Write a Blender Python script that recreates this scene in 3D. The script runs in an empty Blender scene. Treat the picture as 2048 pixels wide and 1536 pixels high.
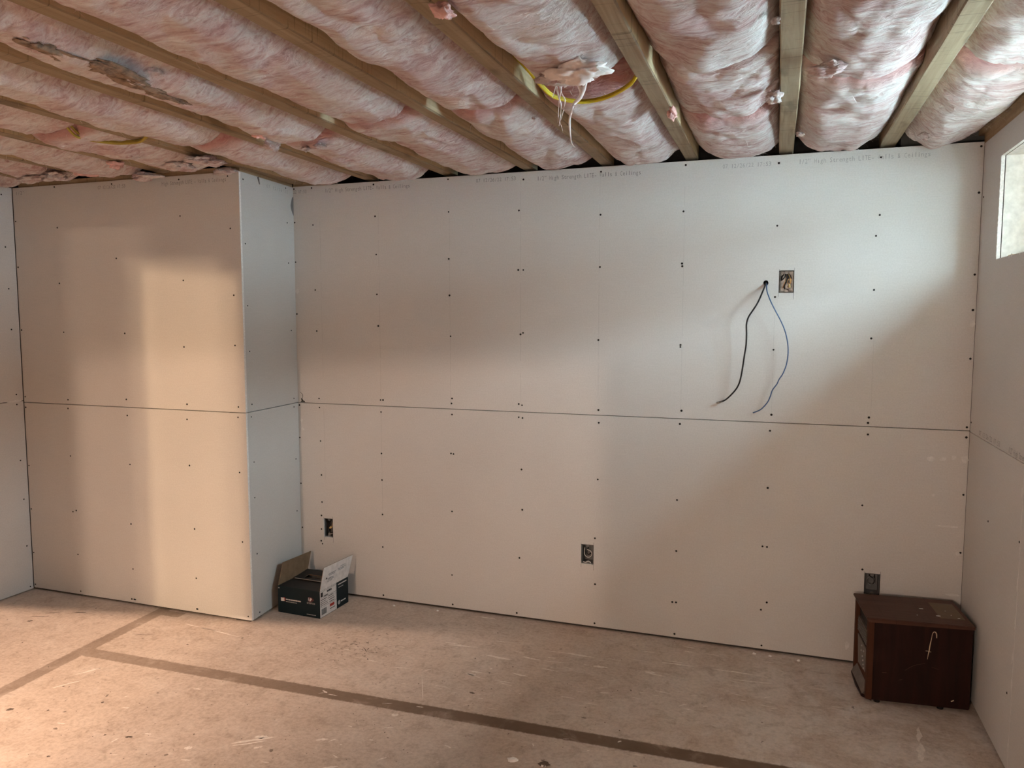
import bpy, bmesh, math, random
from mathutils import Vector, Matrix, noise
from math import radians as R, sin, cos, pi
S = bpy.context.scene
COL = S.collection
random.seed(7)

# ---------------------------------------------------------------- camera, world, lights, exposure
cam_d = bpy.data.cameras.new('camera'); cam = bpy.data.objects.new('camera', cam_d); COL.objects.link(cam)
cam.location = (0, 0, 1.585); cam.rotation_euler = (R(90 - 4.931), 0, R(19.141))
cam_d.sensor_width = 36; cam_d.lens = 36 * 1530 / 2048; cam_d.clip_start = .02
S.camera = cam
S.view_settings.view_transform = 'Standard'; S.view_settings.look = 'None'
S.view_settings.gamma = 1; S.view_settings.use_curve_mapping = False
S.view_settings.exposure = 0.84
try:
    S.cycles.use_denoising = True; S.cycles.max_bounces = 10; S.cycles.diffuse_bounces = 7
    S.cycles.sample_clamp_indirect = 0; S.cycles.caustics_reflective = False; S.cycles.caustics_refractive = False
except Exception: pass
world = bpy.data.worlds.new('overcast_sky'); S.world = world; world.use_nodes = True
bg = world.node_tree.nodes['Background']; bg.inputs[0].default_value = (.66, .88, 1.0, 1); bg.inputs[1].default_value = 46.0

def lamp(name, loc, power, col, size, kind='POINT'):
    d = bpy.data.lights.new(name, kind); d.energy = power; d.color = col; d.shadow_soft_size = size
    o = bpy.data.objects.new(name, d); COL.objects.link(o); o.location = loc; return o
WARM = (1.0, .68, .49)
gl = lamp('gimbal_lamp', (-2.45, -1.45, 2.25), 1150, WARM, .004, 'SPOT').data     # next room, tilted downlight just beyond the doorway
gl.spot_size = R(78); gl.spot_blend = 1.0
bpy.data.objects['gimbal_lamp'].rotation_euler = Vector((-1.75, 3.9, -2.25)).to_track_quat('-Z', 'Y').to_euler()
lamp('pot_lamp', (-2.256, -2.62, 2.25), 135, WARM, .035)      # next room, further back
lamp('pot_lamp', (-1.30, -7.0, 2.19), 900, (1, .68, .40), .02)        # far room
lamp('pot_lamp', (-1.254, -7.0, 2.144), 300, (1, .68, .42), .02)   # other bulbs of the same far fitting
lamp('pot_lamp', (-1.082, -7.0, 1.90), 190, (1, .70, .48), .03)
lamp('fill_lamp', (-1.5, -.5, .55), 13, WARM, .12)              # added warm fill behind the camera, no known source
fill_o = lamp('fill_spot', (-.30, -.26, 1.25), 60, (1, .76, .60), .16, 'SPOT')     # added fill behind the camera, no known source, brightens the right corner
fill_o.data.spot_size = R(84); fill_o.data.spot_blend = 1.0; fill_o.rotation_euler = Vector((1.0, 3.7, -1.0)).to_track_quat('-Z', 'Y').to_euler()
def portal(name, loc, rot, sx, sy):
    d = bpy.data.lights.new(name, 'AREA'); d.shape = 'RECTANGLE'; d.size = sx; d.size_y = sy
    d.cycles.is_portal = True
    o = bpy.data.objects.new(name, d); COL.objects.link(o); o.location = loc; o.rotation_euler = rot
portal('window_portal', (1.13, 2.77, 2.01), (0, R(90), 0), .44, 1.40)

# ---------------------------------------------------------------- helpers
def link(name, me, parent=None, mats=()):
    o = bpy.data.objects.new(name, me); COL.objects.link(o)
    if parent: o.parent = parent
    for m in mats: me.materials.append(m)
    return o
def obj(name, bm, mats, parent=None, smooth=False, kind=None):
    me = bpy.data.meshes.new(name)
    bmesh.ops.recalc_face_normals(bm, faces=bm.faces[:])
    bm.to_mesh(me); bm.free()
    if smooth:
        for p in me.polygons: p.use_smooth = True
    if not isinstance(mats, (list, tuple)): mats = [mats]
    o = link(name, me, parent, mats)
    if kind: o['kind'] = kind
    return o
def empty(name, loc=(0, 0, 0), rz=0):
    o = bpy.data.objects.new(name, None); COL.objects.link(o); o.location = loc; o.rotation_euler = (0, 0, rz); return o
def tag(o, label=None, cat=None, group=None, kind=None):
    if label: o['label'] = label
    if cat: o['category'] = cat
    if group: o['group'] = group
    if kind: o['kind'] = kind
    return o
def box(bm, a, b, mi=0):
    x0, y0, z0 = [min(p, q) for p, q in zip(a, b)]; x1, y1, z1 = [max(p, q) for p, q in zip(a, b)]
    v = [bm.verts.new(p) for p in ((x0,y0,z0),(x1,y0,z0),(x1,y1,z0),(x0,y1,z0),(x0,y0,z1),(x1,y0,z1),(x1,y1,z1),(x0,y1,z1))]
    for f in ((0,3,2,1),(4,5,6,7),(0,1,5,4),(1,2,6,5),(2,3,7,6),(3,0,4,7)):
        bm.faces.new([v[i] for i in f]).material_index = mi
    return v
def boxo(name, a, b, mat, parent=None, bev=0, kind=None):
    bm = bmesh.new(); box(bm, a, b)
    if bev: bmesh.ops.bevel(bm, geom=bm.edges[:], offset=bev, segments=2, affect='EDGES')
    return obj(name, bm, mat, parent, kind=kind)
def prism(bm, pts, axis_vec, mi=0):
    """polygon (list of 3D points) extruded along axis_vec"""
    a = [bm.verts.new(p) for p in pts]; b = [bm.verts.new(Vector(p) + Vector(axis_vec)) for p in pts]
    n = len(pts); bm.faces.new(a).material_index = mi; bm.faces.new(b[::-1]).material_index = mi
    for i in range(n): bm.faces.new((a[i], a[(i+1) % n], b[(i+1) % n], b[i])).material_index = mi
def tube(bm, pts, rad, seg=8, mi=0, cap=True):
    pts = [Vector(p) for p in pts]; rings = []
    up = Vector((.31, .2, .93)).normalized()
    for i, p in enumerate(pts):
        t = (pts[min(i+1, len(pts)-1)] - pts[max(i-1, 0)]).normalized()
        s = t.cross(up)
        if s.length < 1e-4: s = t.cross(Vector((1, 0, 0)))
        s.normalize(); w = t.cross(s).normalized()
        r = rad(i / (len(pts)-1)) if callable(rad) else rad
        rings.append([bm.verts.new(p + s * cos(2*pi*k/seg) * r + w * sin(2*pi*k/seg) * r) for k in range(seg)])
    for a, b in zip(rings, rings[1:]):
        for k in range(seg): bm.faces.new((a[k], a[(k+1) % seg], b[(k+1) % seg], b[k])).material_index = mi
    if cap:
        bm.faces.new(rings[0][::-1]).material_index = mi; bm.faces.new(rings[-1]).material_index = mi
def smooth_path(pts, n=4):
    pts = [Vector(p) for p in pts]; out = []
    for i in range(len(pts) - 1):
        p0, p1, p2, p3 = pts[max(i-1, 0)], pts[i], pts[i+1], pts[min(i+2, len(pts)-1)]
        for k in range(n):
            t = k / n
            out.append(.5 * ((2*p1) + (p2-p0)*t + (2*p0-5*p1+4*p2-p3)*t*t + (3*p1-p0-3*p2+p3)*t**3))
    out.append(pts[-1]); return out
def sheet_mesh(w, h, t, holes=()):
    """board in local X (width) / Z (height), front face at y=0, thickness towards +y, rectangular holes (x0,z0,x1,z1)"""
    xs = sorted({0, w, *[c for q in holes for c in (q[0], q[2])]}); zs = sorted({0, h, *[c for q in holes for c in (q[1], q[3])]})
    bm = bmesh.new(); cache = {}
    def V(x, y, z):
        k = (round(x, 5), y, round(z, 5))
        if k not in cache: cache[k] = bm.verts.new((x, y, z))
        return cache[k]
    solid = {}
    for i in range(len(xs)-1):
        for j in range(len(zs)-1):
            cx, cz = (xs[i]+xs[i+1])/2, (zs[j]+zs[j+1])/2
            solid[i, j] = not any(q[0] < cx < q[2] and q[1] < cz < q[3] for q in holes)
    for (i, j), s in solid.items():
        if not s: continue
        x0, x1, z0, z1 = xs[i], xs[i+1], zs[j], zs[j+1]
        bm.faces.new((V(x0,0,z0), V(x1,0,z0), V(x1,0,z1), V(x0,0,z1)))
        bm.faces.new((V(x0,t,z1), V(x1,t,z1), V(x1,t,z0), V(x0,t,z0)))
        for di, dj, a, b in ((-1,0,(x0,z0),(x0,z1)),(1,0,(x1,z1),(x1,z0)),(0,-1,(x1,z0),(x0,z0)),(0,1,(x0,z1),(x1,z1))):
            if not solid.get((i+di, j+dj), False):
                f = bm.faces.new((V(a[0],0,a[1]), V(b[0],0,b[1]), V(b[0],t,b[1]), V(a[0],t,a[1]))); f.material_index = 1
    return bm

# ---------------------------------------------------------------- materials
class NT:
    def __init__(s, name):
        s.m = bpy.data.materials.new(name); s.m.use_nodes = True; s.t = s.m.node_tree
        s.b = s.t.nodes['Principled BSDF']
    def n(s, typ, **kw):
        nd = s.t.nodes.new(typ)
        for k, v in kw.items():
            if k in nd.inputs: nd.inputs[k].default_value = v
            else: setattr(nd, k, v)
        return nd
    def l(s, a, b): s.t.links.new(a, b)
    def coord(s, scale=(1, 1, 1), kind='Object'):
        tc = s.n('ShaderNodeTexCoord'); mp = s.n('ShaderNodeMapping'); mp.inputs['Scale'].default_value = scale
        s.l(tc.outputs[kind], mp.inputs[0]); return mp.outputs[0]
    def noise(s, co, scale, detail=4, rough=.55, dist=0):
        nd = s.n('ShaderNodeTexNoise'); nd.inputs['Scale'].default_value = scale; nd.inputs['Detail'].default_value = detail
        nd.inputs['Roughness'].default_value = rough; nd.inputs['Distortion'].default_value = dist
        s.l(co, nd.inputs['Vector']); return nd.outputs['Fac']
    def ramp(s, fac, stops):
        nd = s.n('ShaderNodeValToRGB'); e = nd.color_ramp.elements
        while len(e) < len(stops): e.new(.5)
        for k, (p, c) in enumerate(stops):
            e[k].position = p; e[k].color = (*c, 1) if len(c) == 3 else c
        s.l(fac, nd.inputs[0]); return nd.outputs[0]
    def mix(s, fac, a, b, mode='MIX'):
        nd = s.n('ShaderNodeMix'); nd.data_type = 'RGBA'; nd.blend_type = mode
        for sock, v in ((nd.inputs[0], fac), (nd.inputs[6], a), (nd.inputs[7], b)):
            if isinstance(v, bpy.types.NodeSocket): s.l(v, sock)
            elif isinstance(v, (int, float)): sock.default_value = v
            else: sock.default_value = (*v, 1) if len(v) == 3 else v
        return nd.outputs[2]
    def math(s, op, a, b=None, clamp=False):
        nd = s.n('ShaderNodeMath'); nd.operation = op; nd.use_clamp = clamp
        for k, v in enumerate((a, b)):
            if v is None: continue
            if isinstance(v, bpy.types.NodeSocket): s.l(v, nd.inputs[k])
            else: nd.inputs[k].default_value = v
        return nd.outputs[0]
    def bump(s, h, strength=.3, dist=.01):
        nd = s.n('ShaderNodeBump'); nd.inputs['Strength'].default_value = strength; nd.inputs['Distance'].default_value = dist
        s.l(h, nd.inputs['Height']); s.l(nd.outputs[0], s.b.inputs['Normal'])
    def done(s, col=None, rough=.8, metal=0, spec=.3):
        if col is not None:
            if isinstance(col, bpy.types.NodeSocket): s.l(col, s.b.inputs['Base Color'])
            else: s.b.inputs['Base Color'].default_value = (*col, 1)
        s.b.inputs['Roughness'].default_value = rough; s.b.inputs['Metallic'].default_value = metal
        s.b.inputs['Specular IOR Level'].default_value = spec
        return s.m
def plain(name, col, rough=.7, metal=0, spec=.3, var=.12, sc=40):
    q = NT(name); co = q.coord(); f = q.noise(co, sc, 3)
    c = q.ramp(f, [(.3, tuple(x*(1-var) for x in col)), (.7, tuple(min(1, x*(1+var)) for x in col))])
    return q.done(c, rough, metal, spec)

def drywall_mat():
    q = NT('drywall_paper'); co = q.coord()
    a = q.noise(co, 1.3, 3); b = q.noise(co, 160, 2); c = q.noise(q.coord((3, 1, 90)), 4, 2)
    col = q.ramp(a, [(.3, (.565, .55, .53)), (.7, (.615, .60, .58))])
    col = q.mix(.10, col, q.ramp(b, [(.35, (.3, .29, .28)), (.65, (.75, .74, .72))]), 'MIX')
    col = q.mix(.04, col, q.ramp(c, [(.4, (.4, .4, .4)), (.6, (.8, .8, .8))]))
    q.bump(b, .08, .002)
    return q.done(col, .82, 0, .25)
M_DRY = drywall_mat()
M_GYP = plain('gypsum_core', (.80, .79, .77), .9, sc=120)
M_SCREW = plain('black_phosphate', (.004, .004, .004), .6, .2)
M_INK = plain('faded_ink', (.20, .20, .205), .9)
M_INK2 = plain('pale_ink', (.33, .33, .33), .9)
M_DARKGAP = plain('shadowed_sheathing', (.05, .045, .04), .9)
M_CONC = plain('grey_concrete', (.20, .21, .20), .9, sc=14)
M_MUD = plain('joint_compound', (.80, .79, .77), .85)

def wood_mat(name, dark, light, along='Y'):
    q = NT(name); sc = {'Y': (28, 1.2, 28), 'X': (1.2, 28, 28), 'Z': (28, 28, 1.2)}[along]
    co = q.coord(sc); g = q.noise(co, 1.6, 6, .6, 1.2)
    col = q.ramp(g, [(.25, dark), (.55, tuple((a+b)/2 for a, b in zip(dark, light))), (.8, light)])
    cross = {'Y': (4, 90, 4), 'X': (90, 4, 4), 'Z': (4, 4, 90)}[along]
    k = q.noise(q.coord(cross), 1.0, 3, .6)
    col = q.mix(q.ramp(k, [(.60, (0, 0, 0)), (.70, (.6, .6, .6))]), col, tuple(x*.35 for x in dark))
    kn = q.noise(q.coord((9, 2.5, 9) if along == 'Y' else (2.5, 9, 9)), 1.3, 2)
    col = q.mix(q.ramp(kn, [(.30, (.55, .55, .55)), (.38, (0, 0, 0))]), col, tuple(x*.45 for x in dark))
    q.bump(g, .25, .003)
    return q.done(col, .8, 0, .25)
M_JOIST = wood_mat('rough_sawn_fir', (.235, .175, .11), (.42, .34, .235))
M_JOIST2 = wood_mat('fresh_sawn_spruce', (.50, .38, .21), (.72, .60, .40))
M_PLATE = wood_mat('wood_plate', (.30, .21, .12), (.52, .40, .26), 'X')
M_STUD = wood_mat('wood_stud', (.35, .25, .14), (.60, .46, .28), 'Z')

M_WSTUD = wood_mat('pale_rough_frame', (.60, .47, .30), (.82, .70, .50), 'X')

def insul_mat():
    q = NT('pink_fibreglass')
    oi = q.n('ShaderNodeObjectInfo'); tc = q.n('ShaderNodeTexCoord'); ad = q.n('ShaderNodeVectorMath'); ad.operation = 'MULTIPLY_ADD'
    cr = q.n('ShaderNodeCombineXYZ'); q.l(oi.outputs['Random'], cr.inputs[0]); q.l(oi.outputs['Random'], cr.inputs[1])
    q.l(cr.outputs[0], ad.inputs[0]); ad.inputs[1].default_value = (31, 17, 9); q.l(tc.outputs['Object'], ad.inputs[2])
    def co(sc):
        mp = q.n('ShaderNodeMapping'); mp.inputs['Scale'].default_value = sc; q.l(ad.outputs[0], mp.inputs[0]); return mp.outputs[0]
    big = q.noise(co((2.6, 3.6, 2.6)), 1.0, 5, .62, 1.0)
    streak = q.noise(co((6, 26, 26)), 1.0, 7, .66, 1.8)
    fine = q.noise(co((30, 130, 130)), 1.0, 4, .7, 1.0)
    patch = q.noise(co((4.5, 6.5, 4.5)), 1.0, 6, .68, .6)
    f = q.math('ADD', q.math('MULTIPLY', big, .66), q.math('MULTIPLY', streak, .34))
    col = q.ramp(f, [(.33, (.56, .235, .24)), (.42, (.66, .375, .375)), (.48, (.79, .60, .59)), (.54, (.88, .79, .775)), (.64, (.93, .905, .895))])
    col = q.mix(q.ramp(patch, [(.52, (0, 0, 0)), (.60, (.85, .85, .85))]), col, (.92, .90, .885))
    col = q.mix(.46, col, q.ramp(streak, [(.34, (.38, .21, .20)), (.45, (.68, .52, .50)), (.58, (.93, .89, .875))]))
    col = q.mix(.20, col, q.ramp(fine, [(.35, (.40, .29, .27)), (.65, (.95, .91, .89))]))
    at_ = q.n('ShaderNodeAttribute'); at_.attribute_name = 'cut_face'
    cf = q.math('MULTIPLY', q.ramp(q.math('ADD', at_.outputs['Fac'], q.math('MULTIPLY', q.math('SUBTRACT', streak, .5), .7)), [(.10, (0, 0, 0)), (.55, (1, 1, 1))]), .8)
    col = q.mix(cf, col, q.ramp(streak, [(.35, (.50, .17, .16)), (.62, (.66, .33, .31))]))
    h = q.math('ADD', q.math('ADD', q.math('MULTIPLY', streak, 1.0), q.math('MULTIPLY', fine, .30)), q.math('MULTIPLY', patch, .8))
    q.bump(h, .75, .035)
    q.b.inputs['Sheen Weight'].default_value = .15
    return q.done(col, 1.0, 0, .05)
M_INS = insul_mat()
M_FIBRE = plain('loose_fibreglass', (.88, .80, .77), 1, sc=25)
M_INSPINK = plain('deep_pink_fibreglass', (.74, .46, .43), 1, var=.3, sc=18)

def floor_mat():
    q = NT('painted_concrete_floor'); co = q.coord()
    a = q.noise(co, 1.1, 5, .6, .4); b = q.noise(co, 5.5, 6, .65, .6); c = q.noise(co, 60, 3, .7)
    st = q.noise(q.coord((1.3, 11, 1)), 2.2, 5, .65, .6)
    col = q.ramp(a, [(.30, (.42, .335, .275)), (.5, (.51, .415, .345)), (.72, (.59, .50, .43))])
    col = q.mix(q.ramp(b, [(.52, (0, 0, 0)), (.72, (.6, .6, .6))]), col, (.62, .545, .48))
    col = q.mix(q.ramp(st, [(.60, (0, 0, 0)), (.74, (.38, .38, .38))]), col, (.66, .60, .54))
    # chalky, worn paint towards the window side
    sx = q.n('ShaderNodeSeparateXYZ'); q.l(co, sx.inputs[0])
    edge = q.math('ADD', sx.outputs[0], q.math('MULTIPLY', a, .9))
    wm = q.n('ShaderNodeMapRange'); wm.inputs[1].default_value = -.55; wm.inputs[2].default_value = .55; q.l(edge, wm.inputs[0])
    pat = q.ramp(q.noise(co, 3.1, 7, .68, .7), [(.43, (0, 0, 0)), (.54, (.95, .95, .95))])
    col = q.mix(q.math('MULTIPLY', wm.outputs[0], pat), col, (.64, .575, .525))
    md = q.noise(co, 13, 6, .7, .5)
    col = q.mix(q.ramp(md, [(.36, (.55, .55, .55)), (.50, (0, 0, 0))]), col, (.32, .245, .19))
    col = q.mix(q.ramp(md, [(.56, (0, 0, 0)), (.70, (.5, .5, .5))]), col, (.66, .585, .52))
    col = q.mix(.24, col, q.ramp(c, [(.3, (.16, .12, .09)), (.6, (.65, .56, .48))]))
    sp = q.noise(co, 26, 2, .5)
    col = q.mix(q.ramp(sp, [(.735, (0, 0, 0)), (.76, (.75, .75, .75))]), col, (.11, .085, .065))
    wl = q.noise(co, 33, 3, .6, .4)
    col = q.mix(q.ramp(wl, [(.70, (0, 0, 0)), (.75, (.6, .6, .6))]), col, (.72, .66, .60))
    # bare strips where a partition stood
    def band(expr, half, soft):
        d = q.math('ABSOLUTE', expr); n2 = q.math('MULTIPLY', q.math('SUBTRACT', c, .5), .012)
        d = q.math('ADD', d, n2); mr = q.n('ShaderNodeMapRange'); mr.inputs[1].default_value = half - soft; mr.inputs[2].default_value = half + soft
        mr.inputs[3].default_value = 1; mr.inputs[4].default_value = 0; q.l(d, mr.inputs[0]); return mr.outputs[0]
    X, Y = sx.outputs[0], sx.outputs[1]
    sA = band(q.math('ADD', X, q.math('ADD', q.math('MULTIPLY', Y, .046), 2.975)), .038, .004)
    eB = q.math('SUBTRACT', Y, q.math('ADD', q.math('MULTIPLY', X, .020), 2.724))
    right = q.math('GREATER_THAN', X, -3.1)
    sB = q.math('MULTIPLY', band(eB, .038, .004), right)
    sp2 = q.math('MULTIPLY', band(q.math('SUBTRACT', Y, 3.17), .03, .004), q.math('MULTIPLY', q.math('GREATER_THAN', X, -3.14), q.math('LESS_THAN', X, -2.97)))
    m = q.math('MAXIMUM', q.math('MAXIMUM', sA, sB), sp2)
    scf = q.math('SUBTRACT', 1, q.math('MULTIPLY', q.ramp(b, [(.55, (0, 0, 0)), (.75, (1, 1, 1))]), .55))
    wear = q.n('ShaderNodeMapRange'); wear.inputs[1].default_value = -3.0; wear.inputs[2].default_value = -1.0; wear.inputs[3].default_value = .58; wear.inputs[4].default_value = 1.0
    q.l(q.math('ADD', X, q.math('MULTIPLY', q.math('SUBTRACT', b, .5), 1.2)), wear.inputs[0]); m = q.math('MULTIPLY', m, wear.outputs[0])
    bare = q.ramp(b, [(.3, (.12, .078, .05)), (.7, (.19, .132, .092))])
    col = q.mix(q.math('MULTIPLY', m, scf), col, bare)
    q.bump(q.math('ADD', b, q.math('MULTIPLY', c, .5)), .10, .004)
    return q.done(col, .72, 0, .25)
M_FLOOR = floor_mat()
M_SCRAPE = plain('white_paint_scrape', (.70, .635, .57), .8, var=.15, sc=90)
M_FLECK = plain('dark_grit', (.13, .10, .08), .9)

# ---------------------------------------------------------------- the shell
D, XR, XL, YB, XB, ZT = 3.72, .79, -4.085, 3.21, -2.555, 2.316
T = .0127
flo = tag(boxo('floor', (-6.2, -9.2, -.1), (1.4, 4.3, 0), M_FLOOR), kind='structure')
ceil = tag(boxo('ceiling', (-6.3, -9.3, 2.56), (1.24, 4.4, 2.62), M_DARKGAP), kind='structure')

screw_me = None
def screw_mesh():
    bm = bmesh.new()
    bmesh.ops.create_cone(bm, cap_ends=True, segments=10, radius1=.0050, radius2=.0036, depth=.0016)
    me = bpy.data.meshes.new('screw'); bm.to_mesh(me); bm.free(); me.materials.append(M_SCREW); return me
screw_me = screw_mesh()
def screw(parent, loc, rot, s=1):
    o = bpy.data.objects.new('screw', screw_me); COL.objects.link(o); o.parent = parent
    o.location = loc; o.rotation_euler = rot; o.scale = (s, s, 1)
def print_text(body, parent, x0, x1, z, height, loc_fn, mat=None, rot=None, italic=.15):
    vs, fs = [], []; adv = (x1 - x0) / len(body)
    for k, chr_ in enumerate(body):
        if chr_ == ' ': continue
        if chr_ not in GLYPH:
            cu = bpy.data.curves.new('glyph', 'FONT'); cu.body = chr_; cu.size = 1; cu.resolution_u = 2; cu.offset = -.006
            tmp = bpy.data.objects.new('glyph', cu); COL.objects.link(tmp)
            me = bpy.data.meshes.new_from_object(tmp.evaluated_get(bpy.context.evaluated_depsgraph_get()))
            GLYPH[chr_] = ([v.co.copy() for v in me.vertices], [list(p.vertices) for p in me.polygons])
            bpy.data.objects.remove(tmp); bpy.data.meshes.remove(me)
        gv, gf = GLYPH[chr_]; xs = [v.x for v in gv]; a, b = min(xs), max(xs)
        wd = min(adv * .76, max(b - a, .02) * height / .7 * 1.1); n0 = len(vs)
        for v in gv: vs.append(loc_fn(x0 + adv*(k + .5) + ((v.x - a) / max(b - a, .01) - .5) * wd, z + v.y * height / .7))
        fs += [[i + n0 for i in f] for f in gf]
    me = bpy.data.meshes.new('printed_text'); me.from_pydata(vs, [], fs)
    return link('printed_text', me, parent, [mat or M_INK])
GLYPH = {}

def wall(name, loc, rz, back_w, back_h, back_mat=M_DARKGAP):
    """a stud wall: backing slab, origin at the sheets' front-left-bottom corner; local x runs along the wall, y into it"""
    o = boxo(name, (0, T + .003, 0), (back_w, T + .09, back_h), back_mat); o.location = loc; o.rotation_euler = (0, 0, rz)
    return tag(o, kind='structure')
def sheet(parent, x, z, w, h, holes=()):
    bm = sheet_mesh(w, h, T, [(a-x, b-z, c-x, d-z) for a, b, c, d in holes])
    o = obj('drywall_sheet', bm, [M_DRY, M_GYP], parent); o.location = (x, 0, z); return o

# --- back wall
BX0 = -2.60
wb = wall('wall_back', (BX0, D, 0), 0, XR - BX0 + .25, 2.30)
wb.data.materials[0] = M_DARKGAP
OUT = [(-.003, 1.699, .062, 1.800), (-2.436, .331, -2.376, .440), (-.918, .336, -.853, .438), (.401, .334, .467, .434)]
HOLE = (-.071, 1.733, -.047, 1.757)
toL = lambda q: (q[0]-BX0, q[1], q[2]-BX0, q[3])
# backing slab gets real openings behind the outlet cut-outs
me_old = wb.data
bmb = sheet_mesh(XR - BX0 + .25, 2.30, .09, [(a-.002, b-.002, c+.002, d+.002) for a, b, c, d in [toL(q) for q in OUT]] + [toL(HOLE)])
for v in bmb.verts: v.co.y += T + .003
bmb.to_mesh(me_old); bmb.free(); me_old.materials.clear(); me_old.materials.append(M_DARKGAP); me_old.materials.append(M_DARKGAP)
W = XR - BX0
su = sheet(wb, 0.008, 1.1035, W - .009, ZT - 1.1035, [toL(OUT[0]), toL(HOLE)])
sl = sheet(wb, 0.008, .014, W - .009, 1.100 - .014, [toL(q) for q in OUT[1:]])
RB = (R(90), 0, 0)
PXB = [(582,375.5),(623,375),(746.8,369),(896,358.5),(1046.8,359),(584.5,445.5),(625.8,450),(750,432.5),(897,423.8),(1037.8,421),(586,524.5),(752.3,509),(897.5,517.8),(1036.5,540),(1046.5,540),(630.5,580),(753.8,588.8),(899,590.8),(590,628),(633.5,662),(756.5,652),(901,672.5),(1041,668.8),(1046,665.8),(638,797),(639,815),(761,800),(766,800),(762,824),(904,797),(903,807),(904,829),(1037.5,808),(1044,810.5),(1037.5,834.5),(1045,836),(599,810),(599,875),(641,882),(763,907),(902,907),(907,908),(1043,939),(643,950),(601,966.5),(764,960),(644,1004),(643,1031),(765,1029),(904,1023),(1044.5,1019.5),(605,1054.5),(643,1058),(642.5,1081.5),(645,1087.5),(765.5,1094),(904,1150),(1038.8,1115.8),(767,1197.5),(905.5,1217.8),(1033.5,1231),
(1202,343.5),(1371.5,330),(1201,429.5),(1367,422.8),(1199.8,534),(1364,527),(1364.5,532.5),(1196.8,680),(1361,690),(1360.8,694),(1196.8,820),(1197.5,845.5),(1363,821.5),(1359.8,848),(1195.5,959),(1354,1000),
(1557.8,326),(1762,314.5),(1968.8,292),(1759.5,430),(1554.5,451.5),(1752,471.8),(1963,385),(1748,579.8),(1550,594),(1955.5,549),(1955,620),(1547,699.5),(1742.5,676.8),(1946,717.5),(1542.8,829.5),(1737.8,835),(1736,845.8),(1938,854.8),(1540,861.5),(1735.8,869),(1934.5,875),(1535.5,976),(1724.5,1010.8),(1928.5,989.8),
(1525,1092.8),(1534,1094),(1724.8,1139),(1533.5,1205),(1521.8,1219.5),(1522.8,1296.8),(1923.5,1105.8),(1189.8,1076.5),(1352.5,1102),(1190,1168.5),(1344.5,1204),(1352,1204.8),(1189,1247.5),(1348.8,1273)]
PXF = [(108.5,374),(223,368),(357.5,359),(455,352),(114.5,455.5),(360,432),(460.5,456.8),(15,444),(118.8,566.8),(232.5,516.8),(366.5,560.8),(467.5,590.5),(21.5,535),(127.5,664.5),(249.5,666.8),(368,694),(470,691),(29,660),(38,792.8),(136,799.5),(252.5,798.8),(374,808.5),(476.8,814),(40.5,814),(136,817),(254.5,831),(374,838.8),(476,834.8),(46.8,930),(141,912),(260,929),(379,931),(479,945),(53.8,1016.8),(146,1023.5),(152.5,1021),(262,1048),(389,1058),(59,1103.8),(156,1108.8),(266,1138),(392.5,1156.5),(485,1084),(64,1175),(161.8,1186),(263.8,1199.8),(268.5,1199),(271,1204.5),(395.5,1218.8),(394,1223),(496.5,1233)]
PXLW = [(2.5,388.8),(10.8,494),(17.5,577.5),(23,659),(32.8,789),(33.8,809),(41,921),(47.8,998.5),(53.8,1091.8),(60.8,1173)]
PXS = [(478.8,359),(574.3,376),(577.5,445.5),(483.5,487.5),(580,526),(488.3,611.4),(586,661),(492.6,702.8),(497.4,808.5),(591.5,797),(591.5,814),(495.8,833.5),(501.6,923.7),(595.6,918),(503,994.8),(597.6,1022),(508,1106.8),(513.6,1226.9)]
PXRW = [(1942.6,845),(1976.4,1042.6),(2039,1084),(2014,1386),(1967.5,394)]
# the screws were surveyed off the photograph as bearings; turn each bearing into its place on the wall it is driven into
Rm = Matrix.Rotation(R(19.141), 3, 'Z') @ Matrix.Rotation(R(90 - 4.931), 3, 'X')
def bearing(u, v): return Rm @ Vector(((u - 1024) / 1530, -(v - 768) / 1530, -1))
CAMP = Vector((0, 0, 1.585))
def onY(p, Y): d = bearing(*p); return CAMP + d * (Y / d.y)
def onX(p, X): d = bearing(*p); return CAMP + d * (X / d.x)
def onZ(p, Z): d = bearing(*p); return CAMP + d * ((Z - 1.585) / d.z)
for p in PXB:
    w = onY(p, D); s = random.uniform(.85, 1.1)
    par = su if w.z > 1.1017 else sl
    lx = min(max(w.x - BX0, .016), W - .012)
    screw(par, Vector((lx, -.0008, min(max(w.z, .03), ZT - .012))) - Vector(par.location), RB, s)
wl = lambda x, z: Vector((x - BX0 - su.location.x, -.0006, z - su.location.z))
TXT = '1/2" High Strength LITE- Walls & Ceilings'; DAT = '07 12/26/22 17:53'
print_text(DAT, su, -1.487, -1.27, 2.277, .019, wl); print_text(TXT, su, -1.159, -.639, 2.268, .021, wl)
print_text(DAT, su, -.264, -.05, 2.271, .019, wl, M_INK2); print_text(TXT, su, .065, .592, 2.270, .021, wl, M_INK2)
print_text('22 17:53', su, -2.588, -2.502, 2.278, .019, wl); print_text(TXT, su, -2.383, -1.863, 2.274, .021, wl)
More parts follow.
